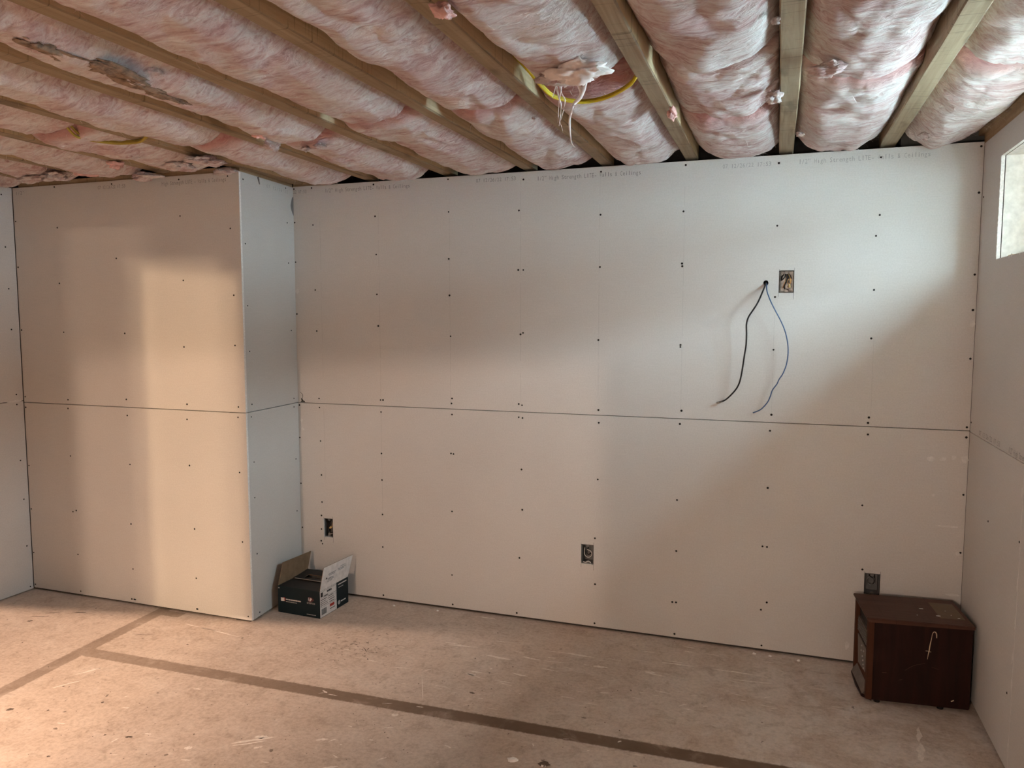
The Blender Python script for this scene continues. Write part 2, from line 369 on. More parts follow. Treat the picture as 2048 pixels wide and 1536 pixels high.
# faint framing lines ruled on the studs
bm = bmesh.new(); bl = bmesh.new()
for x, z0, z1, lo in ((-2.42, 1.25, 2.12, .35), (-2.055, 1.12, 2.15, .2), (-1.637, 1.12, 2.2, .0), (-1.245, 1.15, 2.28, 0), (-.838, 1.2, 2.27, 0), (-.432, 1.15, 2.2, 0), (-.018, 1.15, 1.6, 0), (.40, 1.15, 1.55, 0)):
    k = z0
    while k < z1:
        e = min(z1, k + random.uniform(.12, .4)); box(bm, (x-BX0-.008-.0007, -.0004, k-1.1035), (x-BX0-.008+.0007, -.0001, e-1.1035)); k = e + random.uniform(.01, .07)
    if lo: box(bl, (x-BX0-.008-.0007, -.0004, lo+.3), (x-BX0-.008+.0007, -.0001, 1.06))
M_PENCIL = plain('faint_pencil', (.475, .465, .455), .9)
obj('pencil_line', bm, M_PENCIL, su, kind='stuff'); obj('pencil_line', bl, M_PENCIL, sl, kind='stuff')
# over-cut knife lines round the boxes
for k, q in enumerate(OUT):
    bm = bmesh.new(); par = su if k == 0 else sl; ox = BX0 + .008; oz = par.location.z
    for (x, a, b) in ((q[0], q[1]-.018, q[1]), (q[2], q[1]-.030, q[1]), (q[2], q[3], q[3]+.012), (q[0], q[3], q[3]+.006)):
        box(bm, (x-ox-.0008, -.0004, a-oz), (x-ox+.0008, -.0001, b-oz))
    obj('knife_cut', bm, M_INK, par)
# broken corner and crack at the left end of the joint, patches of compound on the right
bm = bmesh.new()
prism(bm, [(x - BX0 - su.location.x, -.0005, z - 1.1035) for x, z in ((-2.575, 1.106), (-2.543, 1.106), (-2.545, 1.112), (-2.556, 1.116), (-2.562, 1.128), (-2.570, 1.126), (-2.566, 1.113))], (0, .0004, 0))
tube(bm, [(x - BX0 - su.location.x, -.0004, z - 1.1035) for x, z in ((-2.562, 1.126), (-2.556, 1.140), (-2.560, 1.152), (-2.575, 1.163))], .0012, 5)
obj('broken_corner', bm, M_DARKGAP, su)
def blot(bm, cx, cz, w, h, y=-.0005, n=14, rough=.35):
    ph = random.random() * 10; pts = []
    for k in range(n):
        a = 2*pi*k/n; r = 1 - rough * noise.noise((cos(a)*1.3 + ph, sin(a)*1.3, ph)) - random.uniform(0, rough*.6)
        pts.append((cx + cos(a)*w*r/2, y, cz + sin(a)*h*r/2))
    prism(bm, pts, (0, .0004, 0))
bm = bmesh.new(); M_SMEAR = plain('thin_compound_smear', (.66, .65, .63), .85, sc=70)
for u, v, w, h in ((1861, 918, .03, .026), (1886, 918, .03, .02), (1908, 915, .02, .025), (1930, 920, .03, .036), (1867, 990, .012, .014), (1895, 1053, .10, .010), (1915, 1107, .02, .02), (1694, 1290, .02, .05), (1905, 1190, .06, .014)):
    p = onY((u, v), D); blot(bm, p.x - BX0 - .008, p.z - .014, w, h)
for u, v, w, h in ((603, 840, .02, .02), (606, 858, .022, .018)):
    p = onY((u, v), D); blot(bm, p.x - BX0 - .008, p.z - .014, w, h)
obj('compound_smear', bm, M_SMEAR, sl)
bm = bmesh.new()
for u, v, w, h in ((594, 583, .03, .03), (1945, 648, .02, .03)):
    p = onY((u, v), D); blot(bm, p.x - BX0 - .008, p.z - 1.1035, w, h)
obj('compound_smear', bm, M_SMEAR, su)

# --- projecting chase at the left: front face and side face
FX0 = XL
wf = wall('wall_chase_front', (FX0, YB, 0), 0, XB - FX0 - .014, 2.296)
fw = XB - FX0 + .006
fu = sheet(wf, .004, 1.1045, fw - .004, 2.310 - 1.1045); fl = sheet(wf, .004, .012, fw - .004, 1.1005 - .012)
for p in PXF:
    w = onY(p, YB); par = fu if w.z > 1.1025 else fl
    screw(par, Vector((min(max(w.x - FX0, .014), fw - .012), -.0008, min(max(w.z, .03), 2.30))) - Vector(par.location), RB, random.uniform(.8, 1.05))
wlf = lambda x, z: Vector((x - FX0 - .004, -.0006, z - 1.1045))
print_text('High Strength LITE - Walls & Ceilings', fu, -3.03, -2.625, 2.266, .020, wlf); print_text('1/2"', fu, -4.06, -3.99, 2.272, .018, wlf); print_text(DAT, fu, -3.46, -3.27, 2.270, .018, wlf)
# side face: sheets face +X, butting behind the front sheet
ws = wall('wall_chase_side', (XB, YB + T + .002, 0), R(90), D - YB - T - .004, 2.296)
ws.rotation_euler = (0, 0, R(90 + 4.4)); ws.location = (XB + .004, YB + T + .002, 0)
SW = D - YB - T - .004
def tri_sheet(z, h, notch=False):
    o = sheet(ws, .002, z, SW, h)
    return o
ssu = tri_sheet(1.1045, 2.312 - 1.1045); ssl = tri_sheet(.010, 1.1005 - .010)
for p in PXS:
    w = onX(p, -2.574); par = ssu if w.z > 1.1025 else ssl
    screw(par, Vector((min(max(w.y - YB - .014, .014), SW - .012), -.0008, min(max(w.z, .03), 2.30))) - Vector(par.location), RB, random.uniform(.75, 1.0))
wls = lambda x, z: Vector((x, -.0006, z - 1.1045))
print_text('07 12/26/22', ssu, .225, .44, 2.270, .018, wls, M_INK2)
bm = bmesh.new(); tube(bm, [(.150, -.0004, 2.311 - 1.1045), (.157, -.0004, 2.292 - 1.1045), (.164, -.0004, 2.276 - 1.1045)], lambda t: .006 - .003*t, 6)
obj('edge_nick', bm, M_INK, ssu)
bm = bmesh.new(); prism(bm, [(SW - dx, -.0007, z - 1.1045) for dx, z in ((.0, 2.262), (.012, 2.255), (.022, 2.235), (.030, 2.21), (.026, 2.19), (.010, 2.165), (0, 2.155))], (0, .0005, 0))
obj('torn_edge', bm, M_INK, ssu)
# plates on top of the chase and along the back wall
boxo('top_plate', (.0, .004, 2.30), (SW, .09, 2.338), M_PLATE, ws); boxo('top_plate', (0.03, .016, 2.30), (fw - .03, .09, 2.338), M_PLATE, wf)
boxo('top_plate', (0, .016, 2.302), (.24, .1, 2.34), M_PLATE, wb)
# --- left wall (faces +X) running towards the camera
wle = wall('wall_left', (XL, -1.1, 0), R(90), YB + 1.1, 2.296)
LW = YB + 1.1 - .002
lu = sheet(wle, 0, 1.113, LW, 2.31 - 1.113); ll = sheet(wle, 0, .006, LW, 1.109 - .006)
for p in PXLW:
    w = onX(p, XL); par = lu if w.z > 1.111 else ll
    screw(par, Vector((min(w.y + 1.1, LW - .014), -.0008, w.z)) - Vector(par.location), RB, .9)
bm = bmesh.new(); blot(bm, LW - .05, .0, .10, .012); obj('compound_smear', bm, M_SMEAR, lu)
# --- right wall (faces -X) with the window opening
wr = wall('wall_right', (XR, D + .06, 0), R(-90), 0.01, .01)
wr.data.clear_geometry(); RY = D + .06      # local x = RY - y
WIN = (2.10, 1.812, 3.445, 2.205)
winL = (RY - WIN[2], WIN[1], RY - WIN[0], WIN[3])
bmb = sheet_mesh(RY + 1.1, 2.30, .09, [winL])
for v in bmb.verts: v.co.y += T + .003
wr.data.materials.clear(); wr.data.materials.append(M_DARKGAP); wr.data.materials.append(M_MUD); bmb.to_mesh(wr.data); bmb.free()
RWd = RY + 1.1
ru = sheet(wr, .062, 1.100, RWd - .062, 2.308 - 1.100, [winL])
rl1 = sheet(wr, .062, .022, RY - 2.94 - .064, 1.097 - .022); rl2 = sheet(wr, RY - 2.94, .020, RWd - (RY - 2.94), 1.097 - .020)
for p in PXRW:
    w = onX(p, XR); par = ru if w.z > 1.1 else (rl1 if w.y > 2.942 else rl2)
    screw(par, Vector((RY - w.y, -.0008, w.z)) - Vector(par.location), RB, .9)
wlr = lambda x, z: Vector((x - .062, -.0006, z - 1.10))
print_text(DAT, ru, RY - 3.563, RY - 3.246, 1.108, .020, wlr); print_text(TXT, ru, RY - 3.134, RY - 2.62, 1.106, .022, wlr)
bm = bmesh.new()
for k in range(9): blot(bm, RY - 2.945 - .062 + random.uniform(-.01, .01), .98 - k*.11 + random.uniform(-.03, .03), .012, .05)
obj('compound_smear', bm, M_SMEAR, rl1)
# paper burrs round the sawn opening
bm = bmesh.new()
for k in range(46):
    if k < 22: x = winL[0] + random.uniform(-.003, .004); z = random.uniform(WIN[1], WIN[3])
    elif k < 34: x = random.uniform(winL[0], winL[0] + .6); z = WIN[3] + random.uniform(-.003, .003)
    else: x = random.uniform(winL[0], winL[0] + .6); z = WIN[1] + random.uniform(-.003, .003)
    blot(bm, x - .062, z - 1.10, random.uniform(.004, .009), random.uniform(.005, .016), y=-.0008, n=7)
obj('paper_burr', bm, M_MUD, ru, kind='stuff')
# plates and concrete above the sheets
boxo('top_plate', (.03, .004, 2.300), (RWd, .14, 2.352), M_PLATE, wr); boxo('rim_board', (.0, -.012, 2.352), (RWd, .03, 2.55), M_PLATE, wr)
boxo('foundation_block', (W - .30, .12, 2.2), (W + .24, .30, 2.52), M_CONC, wb); boxo('foundation_block', (-.2, .16, 1.9), (W - .31, .30, 2.56), M_DARKGAP, wb)

# --- window
M_VINYL = plain('white_vinyl', (.85, .85, .85), .4)
def glass_mat():
    q = NT('window_glass'); tr = q.n('ShaderNodeBsdfTransparent'); gl = q.n('ShaderNodeBsdfGlossy'); gl.inputs['Roughness'].default_value = .03
    mx = q.n('ShaderNodeMixShader'); mx.inputs[0].default_value = .07; tr.inputs[0].default_value = (.96, .98, .97, 1)
    q.l(tr.outputs[0], mx.inputs[1]); q.l(gl.outputs[0], mx.inputs[2]); q.l(mx.outputs[0], q.t.nodes['Material Output'].inputs[0]); return q.m
win = tag(empty('window_1', (XR + T, WIN[2], WIN[1])), kind='structure'); win.rotation_euler = (0, 0, R(-90))
ww, wh, dp = WIN[2] - WIN[0], WIN[3] - WIN[1], .30
boxo('sill', (-.03, .0, -.045), (ww + .03, dp, -.008), M_WSTUD, win); boxo('head', (-.03, .0, wh + .004), (ww + .03, dp, wh + .042), M_WSTUD, win)
boxo('jamb', (-.042, .006, -.02), (-.006, dp, wh + .02), M_WSTUD, win); boxo('jamb', (ww + .006, .006, -.02), (ww + .042, dp, wh + .02), M_WSTUD, win)
bm = bmesh.new(); fr = .03
for a, b in (((-.006, dp-.07, -.008), (ww+.006, dp-.02, fr)), ((-.006, dp-.07, wh-fr), (ww+.006, dp-.02, wh+.004)), ((-.006, dp-.07, fr), (fr, dp-.02, wh-fr)), ((ww-fr, dp-.07, fr), (ww+.006, dp-.02, wh-fr)), ((ww/2-.02, dp-.065, fr), (ww/2+.02, dp-.025, wh-fr))):
    box(bm, a, b)
obj('window_frame', bm, M_VINYL, win)
boxo('light_cover_board', (-.004, dp-.10, -.006), (.48, dp-.072, wh+.003), M_WSTUD, win)  # added board over the far glass, moves the daylight off the corner
for a, b in ((.48, ww/2-.02), (ww/2+.02, ww-fr)): boxo('pane', (a, dp-.048, fr), (b, dp-.044, wh-fr), glass_mat(), win)
boxo('offcut', (.03, .02, -.006), (.09, .10, .012), M_WSTUD, win)
# outside: pale ground, block wall of the foundation and an added light-cutting fence beyond
M_GRND = plain('pale_gravel', (.80, .80, .80), .95, sc=9)
M_BLOCKER = wood_mat('light_blocker_wood', (.10, .095, .09), (.18, .17, .16), 'Z')
tag(boxo('ground', (1.16, -12, 1.60), (14, 16, 1.70), M_GRND), kind='structure')
tag(boxo('sky_blocker', (1.165, -3.0, 2.80), (1.75, 7.0, 2.95), M_BLOCKER), 'unseen overhang added outside the window to hold off high sky', 'sky_blocker')  # added out of view, keeps high sky light off the back wall
shade_screen = tag(empty('light_block_screen', (4.3, 0, 1.70)), 'unseen dark board screen on posts, added outside the window to cut daylight', 'screen')  # added out of view, shades a middle band of the left walls
bm = bmesh.new(); box(bm, (-.02, -.068, 0), (.005, .068, .46)); pk = bpy.data.meshes.new('board'); bm.to_mesh(pk); bm.free(); pk.materials.append(M_BLOCKER)
for k in range(62):
    o = bpy.data.objects.new('board', pk); COL.objects.link(o); o.parent = shade_screen; o.location = (0, -2.6 + k*.138, .60 + random.uniform(-.01, .01))
for y in (-2.6, 0, 2.9, 5.9): boxo('post', (.006, y-.045, 0), (.096, y+.045, 1.0), M_BLOCKER, shade_screen)
tag(boxo('trim_1', (XR + T + dp + .001, -9.2, 0), (1.16, WIN[0] - .05, 2.62), M_CONC), kind='structure')
tag(boxo('trim_2', (XR + T + dp + .001, WIN[2] + .05, 0), (1.16, 4.3, 2.62), M_CONC), kind='structure')
tag(boxo('trim_3', (XR + T + dp + .001, WIN[0] - .05, 0), (1.16, WIN[2] + .05, WIN[1] - .05), M_CONC), kind='structure')
tag(boxo('trim_4', (XR + T + dp + .001, WIN[0] - .05, WIN[3] + .05), (1.16, WIN[2] + .05, 2.62), M_CONC), kind='structure')

# --- behind the camera: partition with the doorway, next room and far room
def part_wall(name, p0, p1, h, openings=(), mat=M_DRY):
    """openings: (s0, s1, ztop_a, ztop_b) along the wall, floor to sloping top"""
    p0, p1 = Vector((*p0, 0)), Vector((*p1, 0)); L = (p1-p0).length; d = (p1-p0) / L; nrm = Vector((-d.y, d.x, 0)) * .10
    bm = bmesh.new(); s = 0
    def quad(s0, s1, za0, zb0, zt):
        prism(bm, [p0 + d*s0 + Vector((0, 0, za0)), p0 + d*s1 + Vector((0, 0, zb0)), p0 + d*s1 + Vector((0, 0, zt)), p0 + d*s0 + Vector((0, 0, zt))], nrm)
    for a, b, za, zb in sorted(openings):
        quad(s, a, 0, 0, h); quad(a, b, za, zb, h); s = b
    quad(s, L, 0, 0, h); return tag(obj(name, bm, mat), kind='structure')
pd = Vector((1, .205)).normalized(); P0 = Vector((-6.1, -1.0 + .205*(-6.1 + 2.8)))
sa = lambda X: (X + 6.1) / pd.x
P1 = P0 + pd * sa(.95)
part_wall('wall_rear', P0, P1, 2.56, [(sa(-2.66), sa(-1.80), 2.0, 2.0)])
part_wall('wall_light_slot', (-6.1, -4.1), (.95, -4.1), 2.56, [(6.1 - 1.854, 6.1 - 1.661, 2.097, 2.079)])  # added unseen wall, its slot cut to shape the far lamps' light patch
tag(boxo('wall_foundation', (-6.2, 4.3, 0), (1.24, 4.4, 2.56), M_CONC), kind='structure')
tag(boxo('wall_end', (-6.2, -9.2, 0), (1.0, -9.1, 2.56), M_DRY), kind='structure')
tag(boxo('wall_side_left', (-6.2, -9.2, 0), (-6.1, 4.3, 2.56), M_DRY), kind='structure')
tag(boxo('wall_side_right', (.90, -9.2, 0), (1.0, -1.2, 2.56), M_DRY), kind='structure')

# ---------------------------------------------------------------- joists (parts of the ceiling)
ZJ = 2.332
def joist(x, w, y0, y1, mat, tilt=0, zb=ZJ, h=.2):
    bm = bmesh.new(); n = 26; rows = []
    ph = random.random()*50
    for i in range(n+1):
        t = i/n; y = y0 + (y1-y0)*t; xx = x + tilt*(y1-y)
        wob = lambda k: .0035 * noise.noise((k*7.1 + ph, y*2.3, 1)) + .0012 * noise.noise((k*3.3, y*21, ph))
        rows.append([bm.verts.new(p) for p in ((xx-w/2+wob(1), y, zb+h), (xx-w/2+wob(2), y, zb+.004), (xx-w/2+.004+wob(2), y, zb+wob(3)), (xx+w/2-.004+wob(4), y, zb+wob(5)), (xx+w/2+wob(4), y, zb+.004), (xx+w/2+wob(6), y, zb+h))])
    for a, b in zip(rows, rows[1:]):
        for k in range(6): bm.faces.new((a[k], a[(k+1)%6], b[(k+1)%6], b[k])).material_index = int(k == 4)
    bm.faces.new(rows[0]); bm.faces.new(rows[-1][::-1])
    return obj('joist', bm, [mat, M_JOIST2], ceil)
JX = [(.43, .064, 0), (.013, .062, 0), (-.410, .060, .004), (-.817, .058, .012), (-1.210, .058, .040), (-1.655, .066, .045), (-2.120, .060, .006), (-2.565, .058, .006), (-3.015, .058, .006), (-3.45, .058, .004), (-3.87, .058, 0)]
for k, (x, w, t) in enumerate(JX):
    joist(x, w, -.9 if x > -3.1 else -1.3, (3.80 if x > -2.62 else 3.26), M_JOIST, -t*.5)
def jx(k, y):
    if k < 0: return .775
    if k >= len(JX): return -4.12
    x, w, t = JX[k]; return x - t*.5*((3.8 if x > -2.62 else 3.26) - y)
def jw(k): return JX[k][1]/2 if 0 <= k < len(JX) else .0

# ---------------------------------------------------------------- insulation batts
def batt(bay, y0, y1, label, drop=.02, up=.045, near_r=.06, far_r=.06, near_drop=0., fib=170, seed=0, skew=0., upl=None):
    """fills the bay between joist bay-1 (right) and joist bay (left), from y0 (near) to y1 (far)"""
    rnd = random.Random(seed*13 + bay); L = y1 - y0; nu, nv = 34, max(20, int(L/.013)); ph = rnd.random()*90
    bm = bmesh.new(); grid = []; cut = {}; lay = bm.verts.layers.float.new('cut_face')
    for j in range(nv+1):
        v = j/nv; row = []
        for i in range(nu+1):
            u = -1 + 2*i/nu
            y = y0 + L*v + .030*abs(noise.noise((u*2.2+ph, ph, 3 if v < .5 else 5)))*max(0, 1-4*min(v, 1-v))*(1 if v < .5 else -1)
            xl, xr = jx(bay, y) + jw(bay) + .003, jx(bay-1, y) - jw(bay-1) - .003
            c, hw = (xl+xr)/2, (xr-xl)/2
            lu_ = upl if upl is not None else up + .025
            e = (up*(1+u)/2 + lu_*(1-u)/2) + .030*noise.noise((y*2.2+ph, (1 if u > 0 else -1)*3, ph))
            yy = y + .05*u*u + .03*noise.noise((u*1.6, y*2.1, ph+7))
            z = ZJ + e - (e+drop) * (1 - abs(u)**3.0)
            z += .014*noise.noise((c*3+u*1.1, y*3.6, ph)) + .007*noise.noise((u*3.0+ph, y*11, ph))
            fold = 1 - abs(noise.noise((u*.8+ph, yy*3.6, ph*.5)))*3.0
            z += .012*max(0, fold)**2 + .004*max(0, 1 - abs(noise.noise((u*2.4+ph, yy*12, 4)))*2.4)**2
            z -= .020*max(0, noise.noise((u*1.3+ph*2, yy*2.2, 9)))
            z += .0025*noise.noise((u*12, yy*50, ph))
            dn, df = (y-y0), (y1-y)
            if dn < near_r: z += .10*(1-dn/near_r)**1.6
            z -= near_drop*math.exp(-dn/.10)
            if df < far_r: z += .085*(1-df/far_r)**2
            vv = bm.verts.new((c + hw*u, y, z)); cut[vv] = max(0, 1 - dn/(near_r*1.15)) if near_r > .04 else max(0, .6 - dn/.05); row.append(vv)
        grid.append(row)
    for a, b in zip(grid, grid[1:]):
        for i in range(nu): bm.faces.new((a[i], a[i+1], b[i+1], b[i]))
    border = [grid[0][i] for i in range(nu+1)] + [grid[j][nu] for j in range(1, nv+1)] + [grid[nv][i] for i in range(nu-1, -1, -1)] + [grid[j][0] for j in range(nv-1, 0, -1)]
    topv = [bm.verts.new((b.co.x, b.co.y, 2.53)) for b in border]; n = len(border)
    for k in range(n): bm.faces.new((border[k], topv[k], topv[(k+1)%n], border[(k+1)%n]))
    bm.faces.new(topv)
    for vv, q in cut.items(): vv[lay] = q
    pts = [grid[rnd.randrange(nv+1)][rnd.randrange(nu+1)].co.copy() for _ in range(fib)] + [grid[rnd.choice((0, 1, 2, nv-1, nv))][rnd.randrange(nu+1)].co.copy() for _ in range(fib//3)]
    o = obj('insulation_batt', bm, M_INS, None, smooth=True)
    tag(o, label, 'insulation', 'pink batts packed between the ceiling joists')
    fb = bmesh.new()
    for p in pts:
        ln = rnd.uniform(.015, .05); a = rnd.gauss(0, .5); d = Vector((cos(a), sin(a)*.8, rnd.uniform(-.5, .12))).normalized()
        side = Vector((-sin(a), cos(a), .3)) * rnd.uniform(.0004, .0010); prev = None; q = p + Vector((0, 0, -.001))
        for k in range(4):
            w = side * (1 - k/4.2); cur = (fb.verts.new(q - w), fb.verts.new(q + w))
            if prev: fb.faces.new((prev[0], prev[1], cur[1], cur[0]))
            prev = cur; d = (d + Vector((rnd.gauss(0, .35), rnd.gauss(0, .35), rnd.gauss(-.03, .2)))).normalized(); q = q + d*ln/3; q.y = min(max(q.y, y0 + .004), y1 - .004)
    obj('loose_fibre', fb, M_FIBRE, o, kind='stuff')
    return o
ORD = ['', 'second', 'third', 'fourth', 'fifth', 'sixth', 'seventh', 'eighth', 'ninth', 'tenth', 'eleventh', 'twelfth']
B = {}
def bay_words(b): return 'bay beside the window wall' if b == 0 else ORD[b] + ' joist bay from the window wall'
# far batts against the back wall, near batts towards the camera
far_y = {0: 2.60, 1: 2.60, 2: 2.985, 3: 2.50, 4: 2.58, 5: 2.58, 6: 2.78, 7: 2.70}
for b in range(0, 8):
    B['far', b] = batt(b, far_y[b], 3.712, 'pink fiberglass batt against the back wall, ' + bay_words(b), drop=.030 if b else .036, near_r=.10, far_r=.045, seed=1, up=.03)
B['mid', 2] = batt(2, 2.385, 2.99, 'short pink fiberglass batt in the middle of the third joist bay from the window wall', drop=.020, near_r=.03, far_r=.03, seed=2)
near_end = {0: 2.598, 1: 2.598, 2: 2.383, 3: 2.37, 4: 2.578, 5: 2.578, 6: 2.778, 7: 2.698}
for b in range(0, 8):
    B['near', b] = batt(b, .95, near_end[b] - .006, 'pink fiberglass batt on the camera side of the ' + bay_words(b), drop=.036, near_r=.05, far_r=.03, seed=3, skew=.0, upl={6: .13, 1: .04, 0: .04, 2: .05}.get(b, .07))
for b in (8, 9, 10, 11):
    B['far', b] = batt(b, 2.55 - .02*b, 3.20, 'pink fiberglass batt above the projecting wall section, ' + bay_words(b), drop=.026, near_r=.05, far_r=.06, seed=4, up=.03)
    B['near', b] = batt(b, 1.2, 2.548 - .02*b, 'pink fiberglass batt on the camera side of the ' + bay_words(b), drop=.02, near_r=.05, far_r=.05, seed=5)
def tuft(par, c, size, seed, mat=M_INS, n=4, name='torn_tuft'):
    bm = bmesh.new(); bmesh.ops.create_icosphere(bm, subdivisions=n, radius=1)
    for v in bm.verts:
        k = 1 + .6*noise.noise(v.co*1.4 + Vector((seed, 0, 0))) - .45*abs(noise.noise(v.co*2.6 + Vector((0, seed, 0)))) + .22*noise.noise(v.co*6 + Vector((0, seed, 0))) + .12*noise.noise(v.co*13 + Vector((0, 0, seed)))
        v.co = Vector((v.co.x*size[0], v.co.y*size[1], v.co.z*size[2])) * k + Vector(c)
    o = obj(name, bm, mat, par, smooth=True); return o
def nearest_batt(c):
    def dist(o):
        xs = [v.co.x for v in o.data.vertices]; ys = [v.co.y for v in o.data.vertices]
        return max(min(xs) - c[0], 0, c[0] - max(xs)) + max(min(ys) - c[1], 0, c[1] - max(ys)) + .05*abs((min(xs)+max(xs))/2 - c[0])
    return min(B.values(), key=dist)
def at(u, v, z): p = onZ((u, v), z); return (p.x, p.y, p.z)
for par, u, v, z, sz, m in ((('far', 6), 545, 290, 2.29, (.035, .05, .035), M_INS), (('far', 6), 520, 268, 2.31, (.03, .05, .03), M_INSPINK), (('far', 6), 640, 292, 2.305, (.03, .03, .02), M_INS), (('far', 6), 612, 298, 2.30, (.018, .025, .018), M_INS), (('far', 7), 410, 322, 2.31, (.11, .10, .03), M_INS), (('far', 7), 355, 330, 2.31, (.09, .06, .035), M_INS), (('far', 8), 290, 352, 2.305, (.12, .06, .035), M_INS), (('far', 8), 232, 330, 2.315, (.05, .04, .03), M_INSPINK),
        (('far', 8), 262, 308, 2.32, (.06, .06, .03), M_INS), (('far', 9), 175, 345, 2.315, (.08, .07, .03), M_INSPINK), (('far', 9), 110, 352, 2.31, (.10, .07, .035), M_INS), (('far', 10), 60, 358, 2.305, (.10, .05, .03), M_INS), (('far', 7), 450, 343, 2.31, (.09, .04, .03), M_INS),
        (('mid', 2), 1345, 228, 2.305, (.022, .07, .03), M_INSPINK), (('mid', 2), 1550, 195, 2.305, (.03, .05, .035), M_INS), (('near', 1), 1655, 140, 2.295, (.06, .04, .03), M_INS), (('far', 1), 1600, 268, 2.315, (.02, .02, .015), M_INS), (('near', 2), 1552, 42, 2.315, (.012, .015, .015), M_INS), (('far', 0), 1850, 272, 2.305, (.03, .03, .022), M_INS), (('near', 3), 885, 22, 2.285, (.035, .05, .02), M_INSPINK), (('near', 6), 312, 143, 2.325, (.025, .03, .02), M_INS), (('far', 4), 1068, 236, 2.325, (.012, .012, .012), M_INS), (('far', 2), 1440, 300, 2.31, (.05, .03, .02), M_INS)):
    c = at(u, v, z); tuft(nearest_batt(c), c, (sz[0]*.8, sz[1]*.8, sz[2]*.62), u*.13, m)
M_TORNGAP = plain('dark_hole_brown', (.27, .19, .135), 1, var=.45, sc=60)  # brown colour stands in for the dark, shaded hole torn beside the joist
for u, v, sz in ((185, 128, (.035, .11, .022)), (235, 142, (.040, .12, .026)), (285, 170, (.034, .12, .022)), (330, 190, (.022, .10, .016)), (88, 92, (.03, .07, .016)), (120, 112, (.02, .06, .014))):
    tuft(B['near', 6], at(u, v, 2.303), (sz[0]*.9, sz[1], .014), u*.21, M_TORNGAP, name='dark_hole_tuft')
# strands hanging from the torn end of the fourth bay's near batt
bm = bmesh.new()
def hang(pts, Y, r0, r1, seg=6):
    P = []
    for k, (u, v) in enumerate(pts):
        p = onY((u, v), Y + .01*noise.noise((k*1.7, u*.01, 3))); P.append(p)
    tube(bm, smooth_path(P, 3), lambda t: r0 + (r1-r0)*t + .0012*noise.noise((t*9, u, 0)), seg)
hang([(1172,140),(1170,165),(1166,182),(1160,196),(1148,208),(1143,222),(1139,240),(1140,262),(1143,286),(1149,294)], 2.40, .0085, .0015)
hang([(1160,150),(1158,170),(1162,186),(1152,202)], 2.40, .008, .003)
hang([(1108,160),(1114,178),(1118,196),(1122,210),(1121,232),(1118,252)], 2.38, .004, .0008); hang([(1118,166),(1123,186),(1130,200),(1128,216),(1122,240)], 2.39, .003, .0008)
hang([(1112,170),(1108,186),(1104,196)], 2.37, .0025, .0006); hang([(1125,160),(1122,180),(1118,204),(1117,225),(1116,245)], 2.38, .0025, .0006)
hang([(1120,245),(1124,256),(1126,266)], 2.39, .0012, .0004); hang([(1140,182),(1146,192),(1152,190)], 2.39, .0012, .0005); hang([(1128,175),(1134,172),(1142,166)], 2.39, .002, .0006)
obj('hanging_strand', bm, M_FIBRE, B['near', 3], smooth=True)
tuft(B['near', 3], at(1150, 145, 2.29), (.085, .06, .028), 4.2, M_FIBRE); tuft(B['near', 3], at(1110, 152, 2.30), (.06, .03, .025), 9.2, M_INS)
# ---------------------------------------------------------------- yellow cables in the ceiling
M_YEL = plain('yellow_jacket', (.62, .47, .03), .45, var=.1)
cab = empty('electrical_cable', (-.62, 2.50, 2.31)); tag(cab, 'pair of bright yellow electrical cables sagging under torn insulation strands', 'cable')
for dz, dy in ((0, 0), (.008, .012)):
    bm = bmesh.new(); P = [(-.80, 2.30, 2.40), (-.765, 2.36, 2.36), (-.735, 2.405, 2.32), (-.71, 2.472, 2.302), (-.634, 2.535, 2.296), (-.548, 2.528, 2.302), (-.47, 2.475, 2.315), (-.44, 2.45, 2.335)]
    tube(bm, smooth_path([(x + .62, y - 2.50 + dy, z - 2.31 + dz + dy*(x+.6)) for x, y, z in P], 4), .0052, 8)
    obj('cable_jacket', bm, M_YEL, cab, smooth=True)
M_YEL2 = plain('dusty_yellow_jacket', (.40, .31, .05), .6)
cb2 = empty('electrical_cable', (-2.65, 2.58, 2.33)); tag(cb2, 'dusty yellow electrical cable looping along a joist at the far left', 'cable')
for k, dy in enumerate((0, .016)):
    bm = bmesh.new(); P = [onZ(p, 2.318) for p in ((128, 262), (150, 271), (175, 279), (205, 284), (235, 287), (262, 286), (285, 281), (300, 274))]
    tube(bm, smooth_path([(p.x + 2.65, p.y - 2.58 + dy, p.z - 2.33 + .012*k + (.03 if i in (0, 7) else 0)) for i, p in enumerate(P)], 4), .0055, 8)
    obj('cable_jacket', bm, M_YEL2, cb2, smooth=True)

